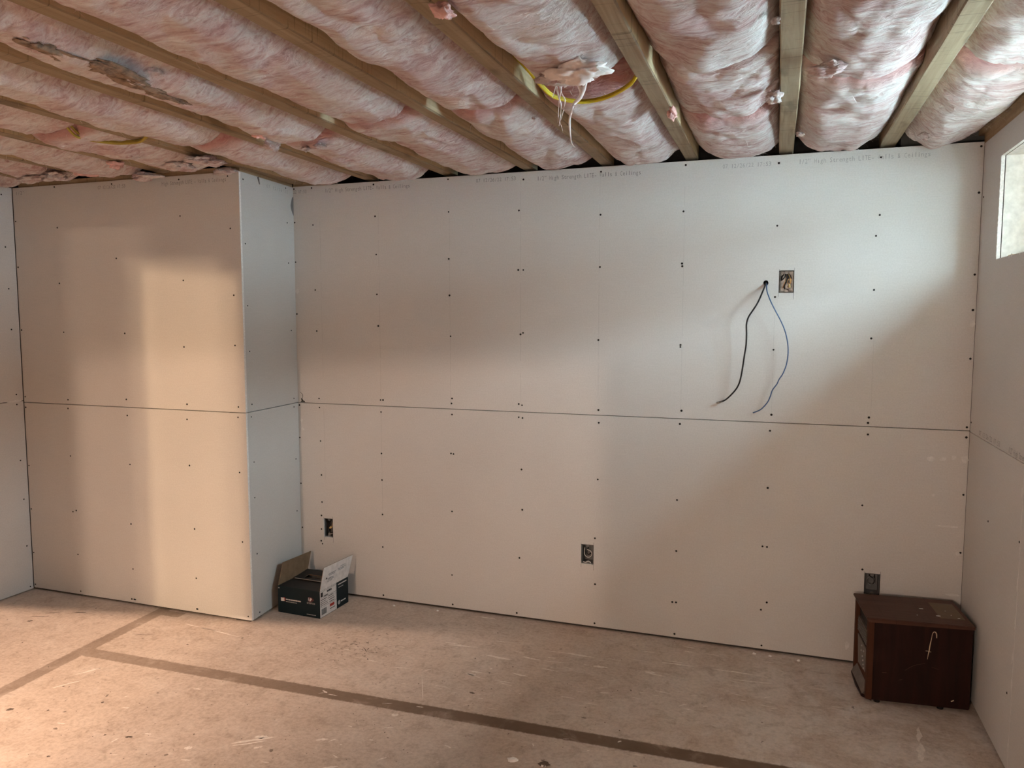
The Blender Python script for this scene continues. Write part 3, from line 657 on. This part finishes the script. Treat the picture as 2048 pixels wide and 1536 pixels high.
# ---------------------------------------------------------------- electrical boxes let into the wall
M_GALV = plain('galvanised_steel', (.26, .27, .27), .30, .95, .5, var=.5, sc=45)
M_GALVD = plain('dull_steel', (.20, .20, .20), .5, .7)
M_COPPER = plain('copper_wire', (.70, .38, .16), .35, .9); M_BWIRE = plain('black_insulation', (.015, .015, .016), .4); M_WWIRE = plain('white_insulation', (.62, .60, .56), .5)
M_NUT = plain('tan_wire_nut', (.65, .47, .22), .5)
def ebox(k, label, mat):
    x0, z0, x1, z1 = OUT[k]; w, h = x1-x0, z1-z0
    e = empty('electrical_box', ((x0+x1)/2, D, z0)); tag(e, label, 'electrical box')
    bm = bmesh.new(); t = .0016; g = .0035; y0, y1 = .006, .066; a, b = -w/2+g, w/2-g
    box(bm, (a, y0, g), (a+t, y1, h-g)); box(bm, (b-t, y0, g), (b, y1, h-g)); box(bm, (a, y0, g), (b, y1, g+t)); box(bm, (a, y0, h-g-t), (b, y1, h-g)); box(bm, (a, y1-t, g), (b, y1, h-g))
    obj('shell', bm, mat, e)
    for z in (g + .006, h - g - .006):
        bm = bmesh.new(); box(bm, (-.007, y0+.001, z-.005), (.007, y0+.003, z+.005)); bmesh.ops.create_cone(bm, cap_ends=True, segments=10, radius1=.0025, radius2=.0025, depth=.003, matrix=Matrix.Translation((0, y0, z)) @ Matrix.Rotation(R(90), 4, 'X'))
        obj('screw_tab', bm, mat, e)
    return e, w, h
def wire(e, pts, r, mat, name='wire'):
    bm = bmesh.new(); tube(bm, smooth_path(pts, 4), r, 8); return obj(name, bm, mat, e, smooth=True)
e, w, h = ebox(0, 'bright galvanised electrical box high on the back wall beside the hanging cables', M_GALV)
wire(e, [(-.012, .06, .085), (-.020, .035, .075), (-.022, .018, .058), (-.012, .012, .066), (-.004, .02, .08), (-.006, .05, .088)], .0026, M_BWIRE)
wire(e, [(-.006, .05, .02), (-.010, .018, .030), (-.002, .010, .050), (.006, .014, .070), (.004, .05, .085)], .0026, M_BWIRE)
wire(e, [(.008, .06, .080), (.014, .016, .072), (.020, .012, .056), (.014, .012, .040), (.004, .014, .050), (.010, .02, .066)], .0018, M_COPPER)
wire(e, [(.000, .05, .085), (-.004, .012, .060), (-.012, .010, .034), (-.016, .014, .022)], .0015, M_COPPER)
wire(e, [(.004, .05, .09), (.012, .02, .078), (.017, .014, .050), (.012, .012, .030)], .0022, M_NUT); wire(e, [(.010, .05, .03), (.013, .012, .036), (.014, .01, .024)], .005, M_NUT, 'wire_nut')
e, w, h = ebox(1, 'dark electrical box low on the back wall above the cardboard box', M_GALVD)
wire(e, [(.010, .06, .095), (.018, .02, .085), (.020, .012, .065), (.012, .012, .055), (.006, .015, .062)], .0020, M_NUT); wire(e, [(.003, .012, .050), (.008, .012, .055), (.013, .013, .060)], .006, M_NUT, 'wire_nut')
wire(e, [(-.014, .06, .09), (-.012, .02, .06), (-.004, .012, .03), (.010, .014, .022), (.018, .03, .03)], .0026, M_BWIRE); wire(e, [(-.02, .05, .02), (-.008, .014, .014), (.014, .02, .018)], .0022, M_WWIRE)
e, w, h = ebox(2, 'dark electrical box with a white coiled wire, low in the middle of the back wall', M_GALVD)
wire(e, [(-.017, .018, .080), (-.018, .012, .062), (-.017, .010, .050)] + [(.002 + .019*cos(a), .010, .052 + .019*sin(a)) for a in [pi + k*pi/6 for k in range(1, 10)]] + [(-.004, .014, .071)], .0018, M_WWIRE)
wire(e, [(-.005, .05, .08), (-.006, .016, .056), (.004, .014, .046), (.012, .03, .05)], .0026, M_BWIRE)
bm = bmesh.new(); tube(bm, smooth_path([(-.022, .006, .010), (-.01, .004, .006), (.004, .007, .014), (.018, .005, .006)], 3), .0025, 6); obj('torn_paper', bm, M_SMEAR, e)
e, w, h = ebox(3, 'dark electrical box half hidden behind the brown wooden cabinet', M_GALVD)
wire(e, [(-.004 + .017*cos(a), .012, .062 + .020*sin(a)) for a in [pi*.2 + k*pi/6 for k in range(13)]], .0016, M_GALV)
wire(e, [(-.008, .05, .09), (-.010, .016, .085), (.0, .012, .078), (.006, .03, .07)], .0022, M_BWIRE); wire(e, [(.012, .05, .085), (.010, .014, .06), (.004, .012, .048)], .0022, M_BWIRE)

# ---------------------------------------------------------------- two cables hanging out of the wall
BLK = [(-.059, 3.78, 1.744), (-.059, 3.735, 1.744), (-.059, 3.716, 1.742), (-.07, 3.662, 1.707), (-.083, 3.627, 1.67), (-.095, 3.606, 1.643), (-.113, 3.612, 1.614), (-.128, 3.618, 1.589), (-.136, 3.625, 1.558), (-.135, 3.632, 1.513), (-.136, 3.638, 1.463), (-.142, 3.645, 1.417), (-.149, 3.651, 1.359), (-.157, 3.658, 1.308), (-.166, 3.664, 1.277), (-.179, 3.67, 1.253), (-.199, 3.677, 1.228), (-.221, 3.684, 1.206), (-.239, 3.69, 1.195)]
BLU = [(-.054, 3.78, 1.741), (-.054, 3.735, 1.741), (-.056, 3.716, 1.739), (-.053, 3.675, 1.707), (-.038, 3.648, 1.666), (-.016, 3.631, 1.621), (.009, 3.636, 1.574), (.029, 3.641, 1.527), (.041, 3.646, 1.478), (.045, 3.651, 1.431), (.04, 3.656, 1.379), (.026, 3.661, 1.335), (.01, 3.666, 1.307), (.002, 3.671, 1.286), (-.017, 3.676, 1.257), (-.025, 3.681, 1.229), (-.035, 3.686, 1.203), (-.05, 3.691, 1.181), (-.069, 3.696, 1.161), (-.1, 3.701, 1.146)]
o0 = Vector((-.059, D, 1.744))
coax = empty('coaxial_cable', o0); tag(coax, 'thick black cable with a metal end connector hanging from the hole in the back wall', 'cable')
bm = bmesh.new(); tube(bm, smooth_path([Vector(p) - o0 for p in BLK], 4), .0036, 10); obj('cable_jacket', bm, M_BWIRE, coax, smooth=True)
bm = bmesh.new(); a, b = Vector((-.236, 3.689, 1.1965)) - o0, Vector((-.262, 3.698, 1.186)) - o0; d = b - a
tube(bm, [a, a + d*.35], .0042, 12); tube(bm, [a + d*.35, a + d*.45], .0034, 12); tube(bm, [a + d*.45, a + d*1.05], .0056, 6)
obj('connector', bm, M_GALV, coax)
eth = empty('network_cable', o0); tag(eth, 'thin blue cable curving down from the hole in the back wall', 'cable')
bm = bmesh.new(); tube(bm, smooth_path([Vector(p) - o0 for p in BLU], 4), .0026, 10); obj('cable_jacket', bm, plain('blue_jacket', (.07, .13, .26), .4), eth, smooth=True)
bm = bmesh.new(); n = 16
ri = [bm.verts.new((-.059 + .0115*cos(2*pi*k/n) - BX0 - su.location.x, -.0005, 1.745 + .0115*sin(2*pi*k/n)*(1 + .2*random.random()) - 1.1035)) for k in range(n)]
ro = [bm.verts.new((-.059 + .017*cos(2*pi*k/n) - BX0 - su.location.x, -.0003, 1.745 + .017*sin(2*pi*k/n) - 1.1035)) for k in range(n)]
for k in range(n): bm.faces.new((ri[k], ri[(k+1) % n], ro[(k+1) % n], ro[k]))
obj('hole_rim', bm, M_DRY, su)

# ---------------------------------------------------------------- cardboard box by the chase
M_TEAL = plain('dark_teal_print', (.0035, .0125, .0165), .55, spec=.25, sc=12); M_TEALTOP = plain('black_print', (.016, .018, .019), .5, sc=15)
M_KRAFT = plain('kraft_inside', (.19, .13, .08), .85, sc=30); M_WPRINT = plain('white_print', (.66, .62, .60), .7); M_RED = plain('red_print', (.38, .03, .02), .6); M_LGREY = plain('grey_print', (.36, .35, .35), .7); M_INKB = plain('black_ink', (.02, .018, .018), .7)
cbx = empty('cardboard_box', (-2.515, 3.386, 0), R(-2.6)); tag(cbx, 'small open dark teal cardboard box with a white side flap, in the corner', 'box')
bw, bd, bh, t = .271, .262, .146, .003
bm = bmesh.new(); box(bm, (0, 0, 0), (bw, bd, t)); box(bm, (0, 0, 0), (bw, t, bh)); box(bm, (0, bd-t, 0), (bw, bd, bh)); box(bm, (0, t, 0), (t, bd-t, bh)); box(bm, (bw-t, t, 0), (bw, bd-t, bh))
body = obj('box_body', bm, M_TEAL, cbx)
bm = bmesh.new(); box(bm, (.002, .002, bh-.004), (bw-.004, bd*.5, bh-.001)); ff = obj('front_flap', bm, M_TEALTOP, cbx)
# back flap, sloping up a little, with a hand hole
bm = sheet_mesh(bw-.006, bd*.52, .003, [(.055, .030, .215, .072)])
for v in bm.verts: x, y, z = v.co; v.co = (x + .002, bd - .003 - (bd*.52 - z)*.98 + .02 - .02, bh + .001 + y + max(0, z - .05)*.10)
obj('back_flap', bm, [M_TEALTOP, M_KRAFT], cbx)
boxo('edge_stripe', (.020, bd*.46, bh+.0045), (bw-.008, bd*.485, bh+.0052), M_LGREY, cbx)
boxo('packing_sheet', (.03, bd*.5, bh-.02), (bw-.03, bd-.02, bh-.017), M_LGREY, cbx)
def flap(base_a, base_b, tip_a, tip_b, name, mats, th=.003):
    bm = bmesh.new(); A, Bq, Cq, Dq = map(Vector, (base_a, base_b, tip_b, tip_a)); nrm = (Bq-A).cross(Dq-A).normalized() * th
    f = [bm.verts.new(p) for p in (A, Bq, Cq, Dq)]; g = [bm.verts.new(p + nrm) for p in (A, Bq, Cq, Dq)]
    bm.faces.new(f).material_index = 0; bm.faces.new(g[::-1]).material_index = 1
    for i in range(4): bm.faces.new((f[i], f[(i+1)%4], g[(i+1)%4], g[i])).material_index = 2
    return obj(name, bm, mats, cbx)
lf = flap((0, .004, bh), (0, bd-.004, bh), (-.012, .060, bh+.108), (-.012, bd+.048, bh+.100), 'side_flap', [M_TEAL, M_KRAFT, M_KRAFT]); tag(lf, 'bare brown inside of the raised side flap')
rf = flap((bw, bd-.002, bh), (bw, .002, bh), (bw+.004, bd+.046, bh+.112), (bw+.004, .034, bh+.119), 'side_flap', [M_WPRINT, M_KRAFT, M_KRAFT]); tag(rf, 'raised side flap printed white')
# print: white panel on the right face, then marks
def ticks(bm, rows, fn, mi=0):
    for (a0, a1, z, hgt) in rows:
        a = a0
        while a < a1:
            b = min(a1, a + random.uniform(.003, .010)); prism(bm, [fn(a, z), fn(b, z), fn(b, z+hgt), fn(a, z+hgt)], fn(0, 0, True), mi); a = b + .0015
fr_ = lambda s, z, n=False: (Vector((-.0003, 0, 0)) if n else Vector((bw + .0009, s, z)))
bm = bmesh.new(); prism(bm, [fr_(.001, .002) - Vector((.0006, 0, 0)), fr_(.150, .002) - Vector((.0006, 0, 0)), fr_(.150, bh-.001) - Vector((.0006, 0, 0)), fr_(.001, bh-.001) - Vector((.0006, 0, 0))], (.0003, 0, 0))
obj('white_print_panel', bm, M_WPRINT, cbx)
bm = bmesh.new()
prism(bm, [fr_(.008, .112), fr_(.026, .112), fr_(.026, .136), fr_(.008, .136)], fr_(0, 0, True), 0)
prism(bm, [fr_(.088, .035), fr_(.128, .035), fr_(.128, .050), fr_(.088, .050)], fr_(0, 0, True), 1)
ticks(bm, [(.062, .105, .124, .010), (.034, .072, .108, .006), (.008, .060, .094, .004), (.075, .12, .096, .004), (.008, .055, .084, .003), (.07, .125, .086, .003), (.008, .066, .074, .003), (.08, .13, .074, .004), (.008, .07, .064, .003), (.085, .128, .062, .004), (.088, .135, .022, .004)], fr_, 0)
for k in range(18): a = .012 + k*.0026; prism(bm, [fr_(a, .014), fr_(a+.0007+.0011*random.random(), .014), fr_(a+.0007+.0008*random.random(), .046), fr_(a, .046)], fr_(0, 0, True), 0)
for z in (.139, .104, .056): prism(bm, [fr_(.006, z), fr_(.146, z), fr_(.146, z+.0012), fr_(.006, z+.0012)], fr_(0, 0, True), 0)
for s in (.006, .146): prism(bm, [fr_(s, .056), fr_(s+.001, .056), fr_(s+.001, .139), fr_(s, .139)], fr_(0, 0, True), 0)
ticks(bm, [(.165, .245, .128, .006), (.19, .235, .028, .006)], fr_, 2); ticks(bm, [(.17, .215, .112, .004)], fr_, 3)
blot_pts = [fr_(.172 + .012*cos(a), .03 + .012*sin(a)) for a in [k*pi/6 for k in range(12)]]; prism(bm, blot_pts, fr_(0, 0, True), 3)
obj('label_print', bm, [M_INKB, M_RED, M_WPRINT, M_LGREY], cbx, kind='stuff')
# print on the raised flap: small grey text blocks and a warning triangle
A0, U0, V0 = Vector((bw, .002, bh)), Vector((0, bd-.004, 0)), Vector((.004, .033, .118)); nn = U0.cross(V0).normalized()
ff_ = lambda s, z, n=False: (nn * -.0003 if n else A0 + U0*s + V0*z + nn*.0036 * 1)
bm = bmesh.new(); ticks(bm, [(.20, .46, .60, .035), (.22, .44, .54, .03), (.21, .40, .40, .03), (.22, .42, .34, .03), (.20, .36, .28, .03), (.55, .82, .62, .03), (.56, .76, .56, .03), (.60, .80, .70, .03)], lambda s, z, n=False: ff_(s, z, n), 1)
prism(bm, [ff_(.12, .44), ff_(.18, .44), ff_(.15, .53)], ff_(0, 0, True), 0)
obj('flap_print', bm, [M_INKB, M_LGREY], rf, kind='stuff')
# front face print: logo block, two lines, emblem over a word, foot line
fo = lambda x, z, n=False: (Vector((0, .0003, 0)) if n else Vector((x, -.0007, z)))
bm = bmesh.new(); prism(bm, [fo(.020, .064), fo(.043, .066), fo(.043, .083), fo(.020, .083)], fo(0, 0, True), 0); prism(bm, [fo(.043, .066), fo(.048, .066), fo(.048, .085), fo(.034, .086), (.034, -.0007, .083), (.043, -.0007, .083)], fo(0, 0, True), 1)
ticks(bm, [(.052, .150, .0735, .0065)], fo, 0); ticks(bm, [(.052, .124, .0625, .004)], fo, 2); ticks(bm, [(.186, .245, .012, .004)], fo, 2)
ticks(bm, [(.004, .012, .132, .006)], fo, 2)
prism(bm, [fo(.203 + .018*cos(a)*(1 + .25*cos(3*a)) + .008, .096 + .014*sin(a)) for a in [k*pi/8 for k in range(16)]], fo(0, 0, True), 3)
prism(bm, [(.205, -.0011, .088), (.212, -.0011, .087), (.222, -.0011, .100), (.214, -.0011, .106), (.208, -.0011, .098)], (0, .0003, 0), 0)
prism(bm, [(.196, -.0011, .092), (.202, -.0011, .088), (.205, -.0011, .104), (.200, -.0011, .108)], (0, .0003, 0), 2)
obj('front_print', bm, [M_WPRINT, M_RED, M_LGREY, plain('maroon_print', (.10, .03, .035), .6)], cbx, kind='stuff')
print_text('SCORPION', cbx, .188, .240, .0715, .010, lambda x, z: Vector((x, -.0008, z)), M_WPRINT, italic=0)

# ---------------------------------------------------------------- brown wooden cabinet on the right
def wood_dark():
    q = NT('dark_mahogany_veneer'); g = q.noise(q.coord((18, 18, 1.6)), 1.8, 5, .6, .6); s = q.noise(q.coord(), 26, 3)
    col = q.ramp(g, [(.3, (.011, .0028, .002)), (.7, (.024, .0062, .0042))])
    col = q.mix(q.ramp(s, [(.72, (0, 0, 0)), (.8, (.3, .3, .3))]), col, (.16, .11, .09))
    q.bump(g, .06, .002); return q.done(col, .5, 0, .22)
M_MAH = wood_dark(); M_MAHTOP = wood_mat('mahogany_top', (.055, .022, .014), (.105, .048, .031), 'X')
M_MAHTOP.node_tree.nodes['Principled BSDF'].inputs['Roughness'].default_value = .5
M_STILE = wood_mat('orange_brown_stile', (.045, .014, .006), (.085, .030, .012), 'Z')
M_PLATE2 = plain('dusty_grey_plastic', (.15, .13, .118), .5, var=.2, sc=30); M_BLACK = plain('black_slot', (.008, .007, .007), .7); M_SILV = plain('silver_button', (.45, .43, .42), .3, .6)
cbt = empty('wooden_cabinet', (.392, 3.345, 0), R(5.2)); tag(cbt, 'dark reddish brown wooden heater cabinet with a paint drip, standing in the right corner', 'cabinet')
cw, cd, cz0, cz1 = .378, .285, .016, .352
bm = bmesh.new(); box(bm, (.012, .004, cz0), (cw, cd, cz1)); bmesh.ops.bevel(bm, geom=bm.edges[:], offset=.003, segments=2, affect='EDGES'); obj('cabinet_body', bm, M_MAH, cbt)
# top board with a chamfered lip that hangs over the front (left) side
bm = bmesh.new(); prism(bm, [(-.016, -.004, cz1+.004), (-.004, -.004, cz1-.006), (cw+.004, -.004, cz1-.002), (cw+.004, -.004, cz1+.013), (-.016, -.004, cz1+.013)], (0, cd+.008, 0))
bmesh.ops.bevel(bm, geom=bm.edges[:], offset=.002, segments=2, affect='EDGES'); obj('cabinet_top', bm, M_MAHTOP, cbt)
for y0 in (0, cd-.034): 
    bm = bmesh.new(); prism(bm, [(.014, y0, cz0+.002), (-.008, y0+.004, cz0+.002), (-.008, y0+.030, cz0+.002), (.014, y0+.034, cz0+.002)], (0, 0, cz1 - cz0 - .008)); obj('stile', bm, M_STILE, cbt)
boxo('front_panel', (.004, .034, .055), (.013, cd-.034, .20), M_STILE, cbt, .001)
boxo('outlet_slot', (.0075, .034, .285), (.0125, cd-.034, .345), M_BLACK, cbt)
gr = boxo('grille', (.001, .038, .215), (.0115, cd-.038, .280), M_PLATE2, cbt, .001)
for k in range(6): boxo('slat', (-.002, .042, .221 + k*.0095), (.004, cd-.042, .2255 + k*.0095), M_PLATE2 if k % 2 else M_GALVD, gr)
bm = bmesh.new(); prism(bm, [(.0035, .050, .105), (.0035, cd-.075, .085), (.0035, cd-.050, .205), (.0035, .050, .205)], (-.005, 0, 0)); cp = obj('control_panel', bm, M_PLATE2, cbt)
for k, (y, z) in enumerate(((.10, .180), (.145, .165), (.118, .150), (.108, .136), (.10, .122), (.09, .109), (.14, .188))):
    bm = bmesh.new(); bmesh.ops.create_uvsphere(bm, u_segments=10, v_segments=6, radius=.0042, matrix=Matrix.Translation((-.002, y, z))); obj('button', bm, M_SILV, cp, smooth=True)
bm = bmesh.new(); prism(bm, [(.014, .0, .012), (-.020, .035, .012), (-.024, cd/2, .012), (-.020, cd-.03, .012), (.014, cd, .012)], (0, 0, .012))
bmesh.ops.bevel(bm, geom=bm.edges[:], offset=.002, segments=1, affect='EDGES'); obj('plinth', bm, M_MAH, cbt)
bm = bmesh.new(); prism(bm, [(-.004, .012, .058), (-.026, .034, .0245), (-.026, cd-.034, .0245), (-.004, cd-.012, .058), (.008, cd-.012, .058), (.008, .012, .058)], (.0, .0, -.0)) if False else None
v = [bm.verts.new(p) for p in ((.003, .016, .060), (-.017, .034, .0245), (-.019, cd-.034, .0245), (.003, cd-.016, .060), (.012, cd-.016, .060), (.012, .016, .060), (.012, .034, .0245), (.012, cd-.034, .0245))]
for f in ((0, 1, 2, 3), (3, 4, 5, 0), (4, 7, 6, 5), (1, 6, 7, 2), (0, 5, 6, 1), (3, 2, 7, 4)): bm.faces.new([v[i] for i in f])
obj('air_intake', bm, M_PLATE2, cbt)
for x, y in ((.04, .03), (cw-.10, .03), (.04, cd-.03), (cw-.05, cd-.03)):
    bm = bmesh.new(); bmesh.ops.create_cone(bm, cap_ends=True, segments=12, radius1=.012, radius2=.014, depth=.018, matrix=Matrix.Translation((x, y, .009))); obj('foot', bm, M_BLACK, cbt)
boxo('clear_patch', (cw-.105, .060, cz1+.0131), (cw-.012, cd-.045, cz1+.0137), plain('yellowed_tape', (.105, .062, .026), .35), cbt)
M_DRIP = plain('cream_paint_drip', (.55, .44, .31), .5); bm = bmesh.new()
Q = lambda u, v: (lambda p: Vector(((p.x - .392)*cos(R(5.2)) + (p.y - 3.345)*sin(R(5.2)), .0032, p.z)))(onY((u, v), 3.356))
tube(bm, smooth_path([Q(*p) for p in ((1875.5, 1279), (1875, 1270), (1871, 1266.5), (1867, 1270), (1865, 1280), (1862, 1292), (1860, 1304), (1858, 1312), (1856.5, 1321))], 3), lambda t: .0016 + .0006*sin(t*11), 6)
obj('paint_drip', bm, M_DRIP, cbt); bm = bmesh.new()
tube(bm, [Q(1853, 1304), Q(1859, 1305), Q(1864, 1307)], .0010, 6); obj('paint_drip', bm, M_DRIP, cbt); bm = bmesh.new(); tube(bm, [Q(1905, 1408), Q(1911, 1406)], .0022, 6)
obj('paint_drip', bm, M_DRIP, cbt); bm = bmesh.new(); M_DRIP2 = plain('faint_scratch', (.10, .055, .035), .6)
tube(bm, smooth_path([Q(*p) for p in ((1811, 1341.5), (1828, 1333), (1845, 1330), (1851, 1329))], 3), .0005, 5); tube(bm, [Q(1764, 1344), Q(1773, 1345)], .0012, 5); tube(bm, [Q(1797, 1361), Q(1805, 1360)], .0006, 5); tube(bm, [Q(1865, 1337), Q(1880, 1343)], .0005, 5)
obj('scratch', bm, M_DRIP2, cbt, kind='stuff')
for x, y, a, b in ((.225, .155, .020, .010), (.272, .085, .018, .010), (.345, .075, .010, .007), (.19, .075, .005, .004), (.325, .105, .005, .004), (.315, .15, .005, .004)):
    bm = bmesh.new(); prism(bm, [(x + a/2*cos(q)*random.uniform(.7, 1.1), y + b/2*sin(q)*random.uniform(.7, 1.1), cz1 + .0136) for q in [k*pi/5 for k in range(10)]], (0, 0, .0006)); obj('paint_spot', bm, M_MUD, cbt)

# ---------------------------------------------------------------- marks on the floor and small debris
bm = bmesh.new(); rs = random.Random(5)
def scrape(u, v, length, ang, wid, wob=.3):
    p = onZ((u, v), 0); d = Vector((cos(ang), sin(ang), 0)); n = Vector((-d.y, d.x, 0)); N = 9; a = []; b = []; ph = rs.random()*99
    for k in range(N+1):
        t = k/N; w = wid * (sin(pi*t)**.6) * (1 + .8*noise.noise((t*6, ph, 0))); q = p + d*(t-.5)*length + n*wob*wid*noise.noise((t*3, ph, 5)); q.z = .0006
        a.append(bm.verts.new(q + n*w/2)); b.append(bm.verts.new(q - n*w/2))
    for k in range(N): bm.faces.new((a[k], a[k+1], b[k+1], b[k]))
for u, v, l, a, w in ((925, 1292, .16, .10, .010), (907, 1287, .10, -.02, .007), (997, 1315, .13, -.05, .014), (1062, 1317, .10, -.12, .010), (952, 1344, .06, .0, .012), (942, 1349, .05, .1, .016), (1040, 1350, .08, -.1, .010), (1099, 1340, .09, -.1, .008), (1161, 1311, .14, -.05, .014), (1121, 1305, .15, .05, .007), (1201, 1334, .07, .1, .018), (1356, 1329, .16, .02, .010), (1351, 1324, .08, .02, .008), (1301, 1345, .05, .1, .016), (1474, 1345, .22, .0, .012), (1379, 1295, .06, 0, .010), (1379, 1304, .05, 0, .012), (1503, 1363, .18, .10, .010), (176, 1343, .12, 1.0, .010), (132, 1369, .12, 1.0, .010), (509, 1480, .17, .62, .016), (498, 1487, .13, .62, .010), (522, 1474, .05, .5, .02), (644, 1479, .05, .5, .014), (512, 1496, .02, .5, .012), (520, 1494, .02, .5, .012), (376, 1496, .03, .5, .022), (430, 1262, .42, -.12, .006), (400, 1255, .25, -.1, .004), (845, 1376, .22, -1.1, .004), (1838, 1470, .12, 1.45, .018), (1842, 1505, .14, 1.45, .022), (1210, 1386, .05, .3, .006), (790, 1430, .03, .3, .02), (660, 1535, .06, .5, .012), (1000, 1283, .05, 0, .006), (975, 1236, .10, -.05, .010)):
    scrape(u, v, l, a, w)
for k in range(60): scrape(rs.uniform(650, 1700), rs.uniform(1285, 1420), rs.uniform(.02, .09), rs.gauss(-.02, .12), rs.uniform(.002, .007))
for k in range(60): scrape(rs.uniform(100, 1900), rs.uniform(1330, 1530), rs.uniform(.01, .05), rs.gauss(.2, .6), rs.uniform(.002, .008))
obj('paint_scrape', bm, M_SCRAPE, flo, kind='stuff')
bm = bmesh.new()
for u, v, l, a, w in ((20, 1419, .03, 1, .02), (258, 1474, .03, .2, .014), (944, 1386, .03, -.2, .012), (979, 1346, .010, 0, .010), (1168, 1436, .022, 0, .008), (45, 1285, .01, 0, .01), (127, 1373, .012, .2, .010), (96, 1421, .012, .2, .008), (97, 1513, .015, .3, .008), (205, 1405, .014, .1, .012), (210, 1470, .01, 0, .01), (60, 1242, .03, .4, .014), (375, 1289, .012, 0, .01), (485, 1276, .012, 0, .01), (80, 1233, .10, .45, .008), (105, 1226, .08, .45, .008), (160, 1225, .07, .4, .010), (288, 1269, .13, .25, .005)):
    scrape(u, v, l, a, w)
for k in range(95):
    u, v = rs.gauss(715, 45), rs.gauss(1292, 18)
    if v < 1262: continue
    scrape(u, v, rs.uniform(.004, .020), rs.uniform(-1, 1), rs.uniform(.002, .006))
for k in range(160): scrape(rs.uniform(0, 1300), rs.uniform(1300, 1534), rs.uniform(.003, .010), rs.uniform(0, 3), rs.uniform(.002, .005))
for u, v, l, a in ((673, 1268, .03, 1.2), (678, 1276, .03, .4), (690, 1283, .04, .1), (708, 1288, .04, 0), (731, 1300, .05, -.8), (745, 1305, .04, .5), (715, 1308, .05, .4), (700, 1312, .03, .3), (754, 1278, .02, .5)): scrape(u, v, l, a, .004)
obj('dirt_fleck', bm, M_FLECK, flo, kind='stuff')
def scrap(name, u, v, sx, sy, h, mat, label, cat, rz=0, seed=1, group=None, z0=0):
    p = onZ((u, v), 0); bm = bmesh.new(); bmesh.ops.create_icosphere(bm, subdivisions=2, radius=1)
    for q in bm.verts: q.co = Vector((q.co.x*sx, q.co.y*sy, max(-.2, q.co.z)*h + .2*h)) * (1 + .45*noise.noise(q.co*1.7 + Vector((seed, 0, 0))))
    lo = min(q.co.z for q in bm.verts)
    for q in bm.verts: q.co.z -= lo
    o = obj(name, bm, mat, None); o.location = (p.x, min(p.y, D - .02 - sy) if group else p.y, z0); o.rotation_euler = (0, 0, rz); return tag(o, label, cat, group)
scrap('plaster_chip', 1025, 1521, .022, .012, .008, M_MUD, 'white plaster chip lying on the floor near the lower edge', 'chip', .4, 3)
ch = scrap('bark_scrap', 1088, 1530, .020, .012, .010, M_FLECK, 'black and white torn scrap on the floor beside the white chip', 'scrap', .3, 8)
bm = bmesh.new(); box(bm, (-.010, -.012, 0), (.006, -.002, .006)); obj('white_corner', bm, M_MUD, ch)
for k, (u, v, w) in enumerate(((788, 1212, 'white crumb on the floor at the back wall, nearest the cardboard box'), (875, 1222, 'pale crumb under the back wall edge, second from the cardboard box'), (1508, 1308, 'pale crumb under the back wall edge left of the cabinet, leftmost of three'), (1540, 1313, 'white crumb under the back wall edge left of the cabinet, middle of three'), (1597, 1322, 'pale crumb under the back wall edge, nearest the cabinet'))):
    scrap('plaster_crumb', u, v, .008, .005, .006, M_MUD, w, 'crumb', 0, k+2, 'crumbs along the back wall')
